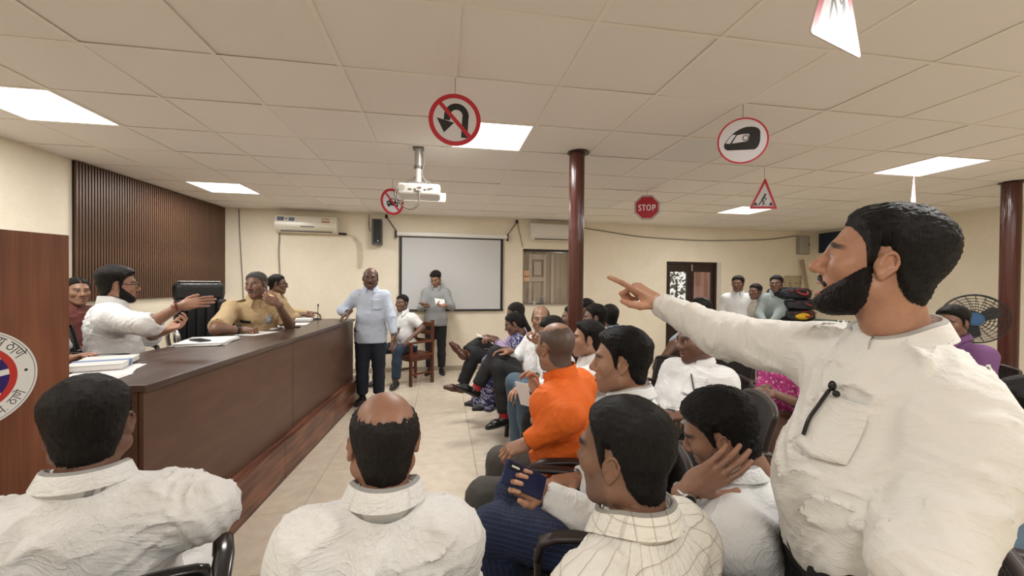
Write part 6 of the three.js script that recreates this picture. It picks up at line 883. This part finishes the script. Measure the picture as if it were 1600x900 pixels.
// ---------------------------------------------------------------- what they wear and hold
seam(balding, [[-0.19, 0.33], [-0.1, 0.345], [0, 0.35], [0.1, 0.345], [0.19, 0.33]], true, cloth([0.55, 0.53, 0.5]), 0.002);
{
  // ring on the pointing hand
  const j = pointing.J.R, X = cross(j.f, j.n), m = basis(X, j.f, j.n, j.w);
  inFrame('finger_ring', new THREE.TorusGeometry(0.0105, 0.0024, 10, 28).rotateX(Math.PI / 2).translate(0.0325, 0.105, 0.0), m, M.gold, pointing.root);
  // chest pocket and folded sunglasses on the pointing man's shirt
  patch(pointing, 'pocket', 0.058, 0.29, 0.095, 0.12, F.cream, 0.011, 0.02);
  const sp = (x, y, l = 0.016) => onShirt(pointing, x, y, l), g = thing('sunglasses', 'folded black sunglasses hanging from white shirt pocket', 'sunglasses', add(sp(0.042, 0.355), pointing.base)), o = sp(0.042, 0.355), L = (q) => sub(q, o);
  mesh('temple', tube([L(sp(0.042, 0.36)), L(sp(0.03, 0.325)), L(sp(0.022, 0.29)), L(sp(0.028, 0.255))], 0.004, 24, 8), M.gloss, g); mesh('hinge', new THREE.SphereGeometry(0.0085, 14, 10).scale(1, 1.3, 0.8).translate(...L(sp(0.045, 0.37))), M.gloss, g); mesh('hinge', new THREE.SphereGeometry(0.007, 14, 10).translate(...L(sp(0.058, 0.357))), M.gloss, g);
  for (const y of [0.42, 0.33, 0.24, 0.15]) mesh('button', new THREE.SphereGeometry(0.0055, 12, 8).scale(1, 1, 0.5).translate(...onShirt(pointing, 0, y, 0.01)), M.whitePlastic, pointing.root);
  patch(stout, 'pocket', 0.09, 0.33, 0.1, 0.11, F.white, 0.009, 0.015);
  const pn = thing('pen', 'black pen clipped in the stout man shirt pocket', 'pen', add(onShirt(stout, 0.09, 0.4), stout.base)), po = onShirt(stout, 0.09, 0.4); mesh('pen_barrel', tube([sub(onShirt(stout, 0.055, 0.395, 0.014), po), sub(onShirt(stout, 0.08, 0.34, 0.014), po), sub(onShirt(stout, 0.11, 0.29, 0.014), po)], 0.004, 12, 8), M.black, pn);
  // uniform details
  const kd = cloth([0.46, 0.33, 0.18]); kd.side = THREE.DoubleSide;
  const oy = len(sub(officer.N, officer.H)); patch(officer, 'pocket_flap', 0.1, oy - 0.2, 0.12, 0.05, kd, 0.011, 0.015); patch(officer, 'pocket_flap', -0.1, oy - 0.2, 0.12, 0.05, kd, 0.011, 0.015); patch(officer, 'name_plate', -0.09, oy - 0.14, 0.085, 0.02, M.black, 0.012);
  patch(officer, 'badge', 0.1, oy - 0.13, 0.055, 0.065, std({ color: rgb(0.35, 0.42, 0.55), roughness: 0.4 }), 0.011); patch(officer, 'badge_centre', 0.1, oy - 0.128, 0.03, 0.03, M.whitePlastic, 0.013);
  for (const k of ['L', 'R']) { const j = officer.J[k], a = comb(j.sh, officer.U, 0.07), b = comb(officer.N, officer.U, 0.04, officer.Lc, 0.075 * j.sg); mesh('epaulette', sweep([a, lerp(a, b, 0.5), b], 0.05, 0.012, [0, 1, 0]), kd, officer.root); mesh('rank_star', new THREE.SphereGeometry(0.008, 8, 6).translate(...comb(lerp(a, b, 0.35), [0, 1, 0], 0.008)), M.steel, officer.root); mesh('rank_star', new THREE.SphereGeometry(0.008, 8, 6).translate(...comb(lerp(a, b, 0.6), [0, 1, 0], 0.008)), M.steel, officer.root); }
  patch(blueman, 'pocket', 0.09, 0.33, 0.11, 0.12, F.blue, 0.009, 0.015);
  inFrame('wrist_thread', new THREE.TorusGeometry(0.032, 0.004, 8, 24).rotateX(Math.PI / 2).translate(0, -0.02, 0), basis(cross(speaker.J.R.f, speaker.J.R.n), speaker.J.R.f, speaker.J.R.n, speaker.J.R.w), cloth([0.25, 0.02, 0.02]), speaker.root);
}
watch(resting, 'L', M.steel, std({ color: rgb(0.02, 0.02, 0.022), roughness: 0.3 }), 0.02);
watch(phoneman, 'L', M.steel, M.whitePlastic);
watch(stout, 'L', M.gold, M.whitePlastic);
watch(officer, 'R', M.black, M.black);
function held(p, k, name, label, cat, geo, mat, off, more) { const j = p.J[k], X = cross(j.f, j.n), c = add(comb(j.w, X, off[0], j.f, off[1], j.n, off[2]), p.base), t = thing(name, label, cat, c); t.quaternion.setFromRotationMatrix(basis(X, j.f, j.n, [0, 0, 0])); mesh(more?.part ?? 'body', geo, mat, t); return t; }
{
  const t = held(phoneman, 'L', 'mobile_phone', 'dark blue phone held by man in striped trousers', 'phone', bx(0.078, 0.165, 0.009, 0, 0, 0, 0.004), std({ color: rgb(0.012, 0.02, 0.075), roughness: 0.15 }), [0.01, 0.1, 0.03], { part: 'case' });
  mesh('camera_bump', bx(0.02, 0.05, 0.003, 0.022, 0.045, 0.006, 0.0015), M.gloss, t); mesh('flash', bx(0.006, 0.03, 0.001, 0.022, 0.045, 0.008), M.whitePlastic, t);
  held(paperman, 'L', 'paper_sheet', 'white paper held by man in grey shirt', 'paper', bx(0.11, 0.16, 0.002, 0, 0, 0), M.paper, [0.05, 0.08, 0.02], { part: 'sheet' });
  held(paperman, 'R', 'mobile_phone', 'black phone in hand of man in grey shirt', 'phone', bx(0.075, 0.16, 0.009, 0, 0, 0, 0.003), M.black, [0, 0.09, 0.025], { part: 'case' });
  held(lavender, 'R', 'paper_sheet', 'folded paper held by man in lavender shirt', 'paper', bx(0.2, 0.15, 0.003, 0, 0, 0), M.paper, [0, 0.13, 0.03], { part: 'sheet' });
  held(reader, 'L', 'mobile_phone', 'dark phone held by woman in block-print dress', 'phone', bx(0.075, 0.16, 0.009, 0, 0, 0, 0.003), M.black, [0, 0.1, -0.03], { part: 'case' });
  held(orange, 'R', 'paper_sheet', 'white folded paper by the orange kurta man raised hand', 'paper', bx(0.1, 0.14, 0.003, 0, 0, 0), M.paper, [-0.05, -0.0, 0.05], { part: 'sheet' });
  held(pinkdress, 'L', 'mobile_phone', 'maroon phone in hands of woman in pink dress', 'phone', bx(0.075, 0.15, 0.01, 0, 0, 0, 0.003), std({ color: rgb(0.1, 0.01, 0.02), roughness: 0.3 }), [0, 0.09, 0.02], { part: 'case' });
}
renderer.render(scene, camera);
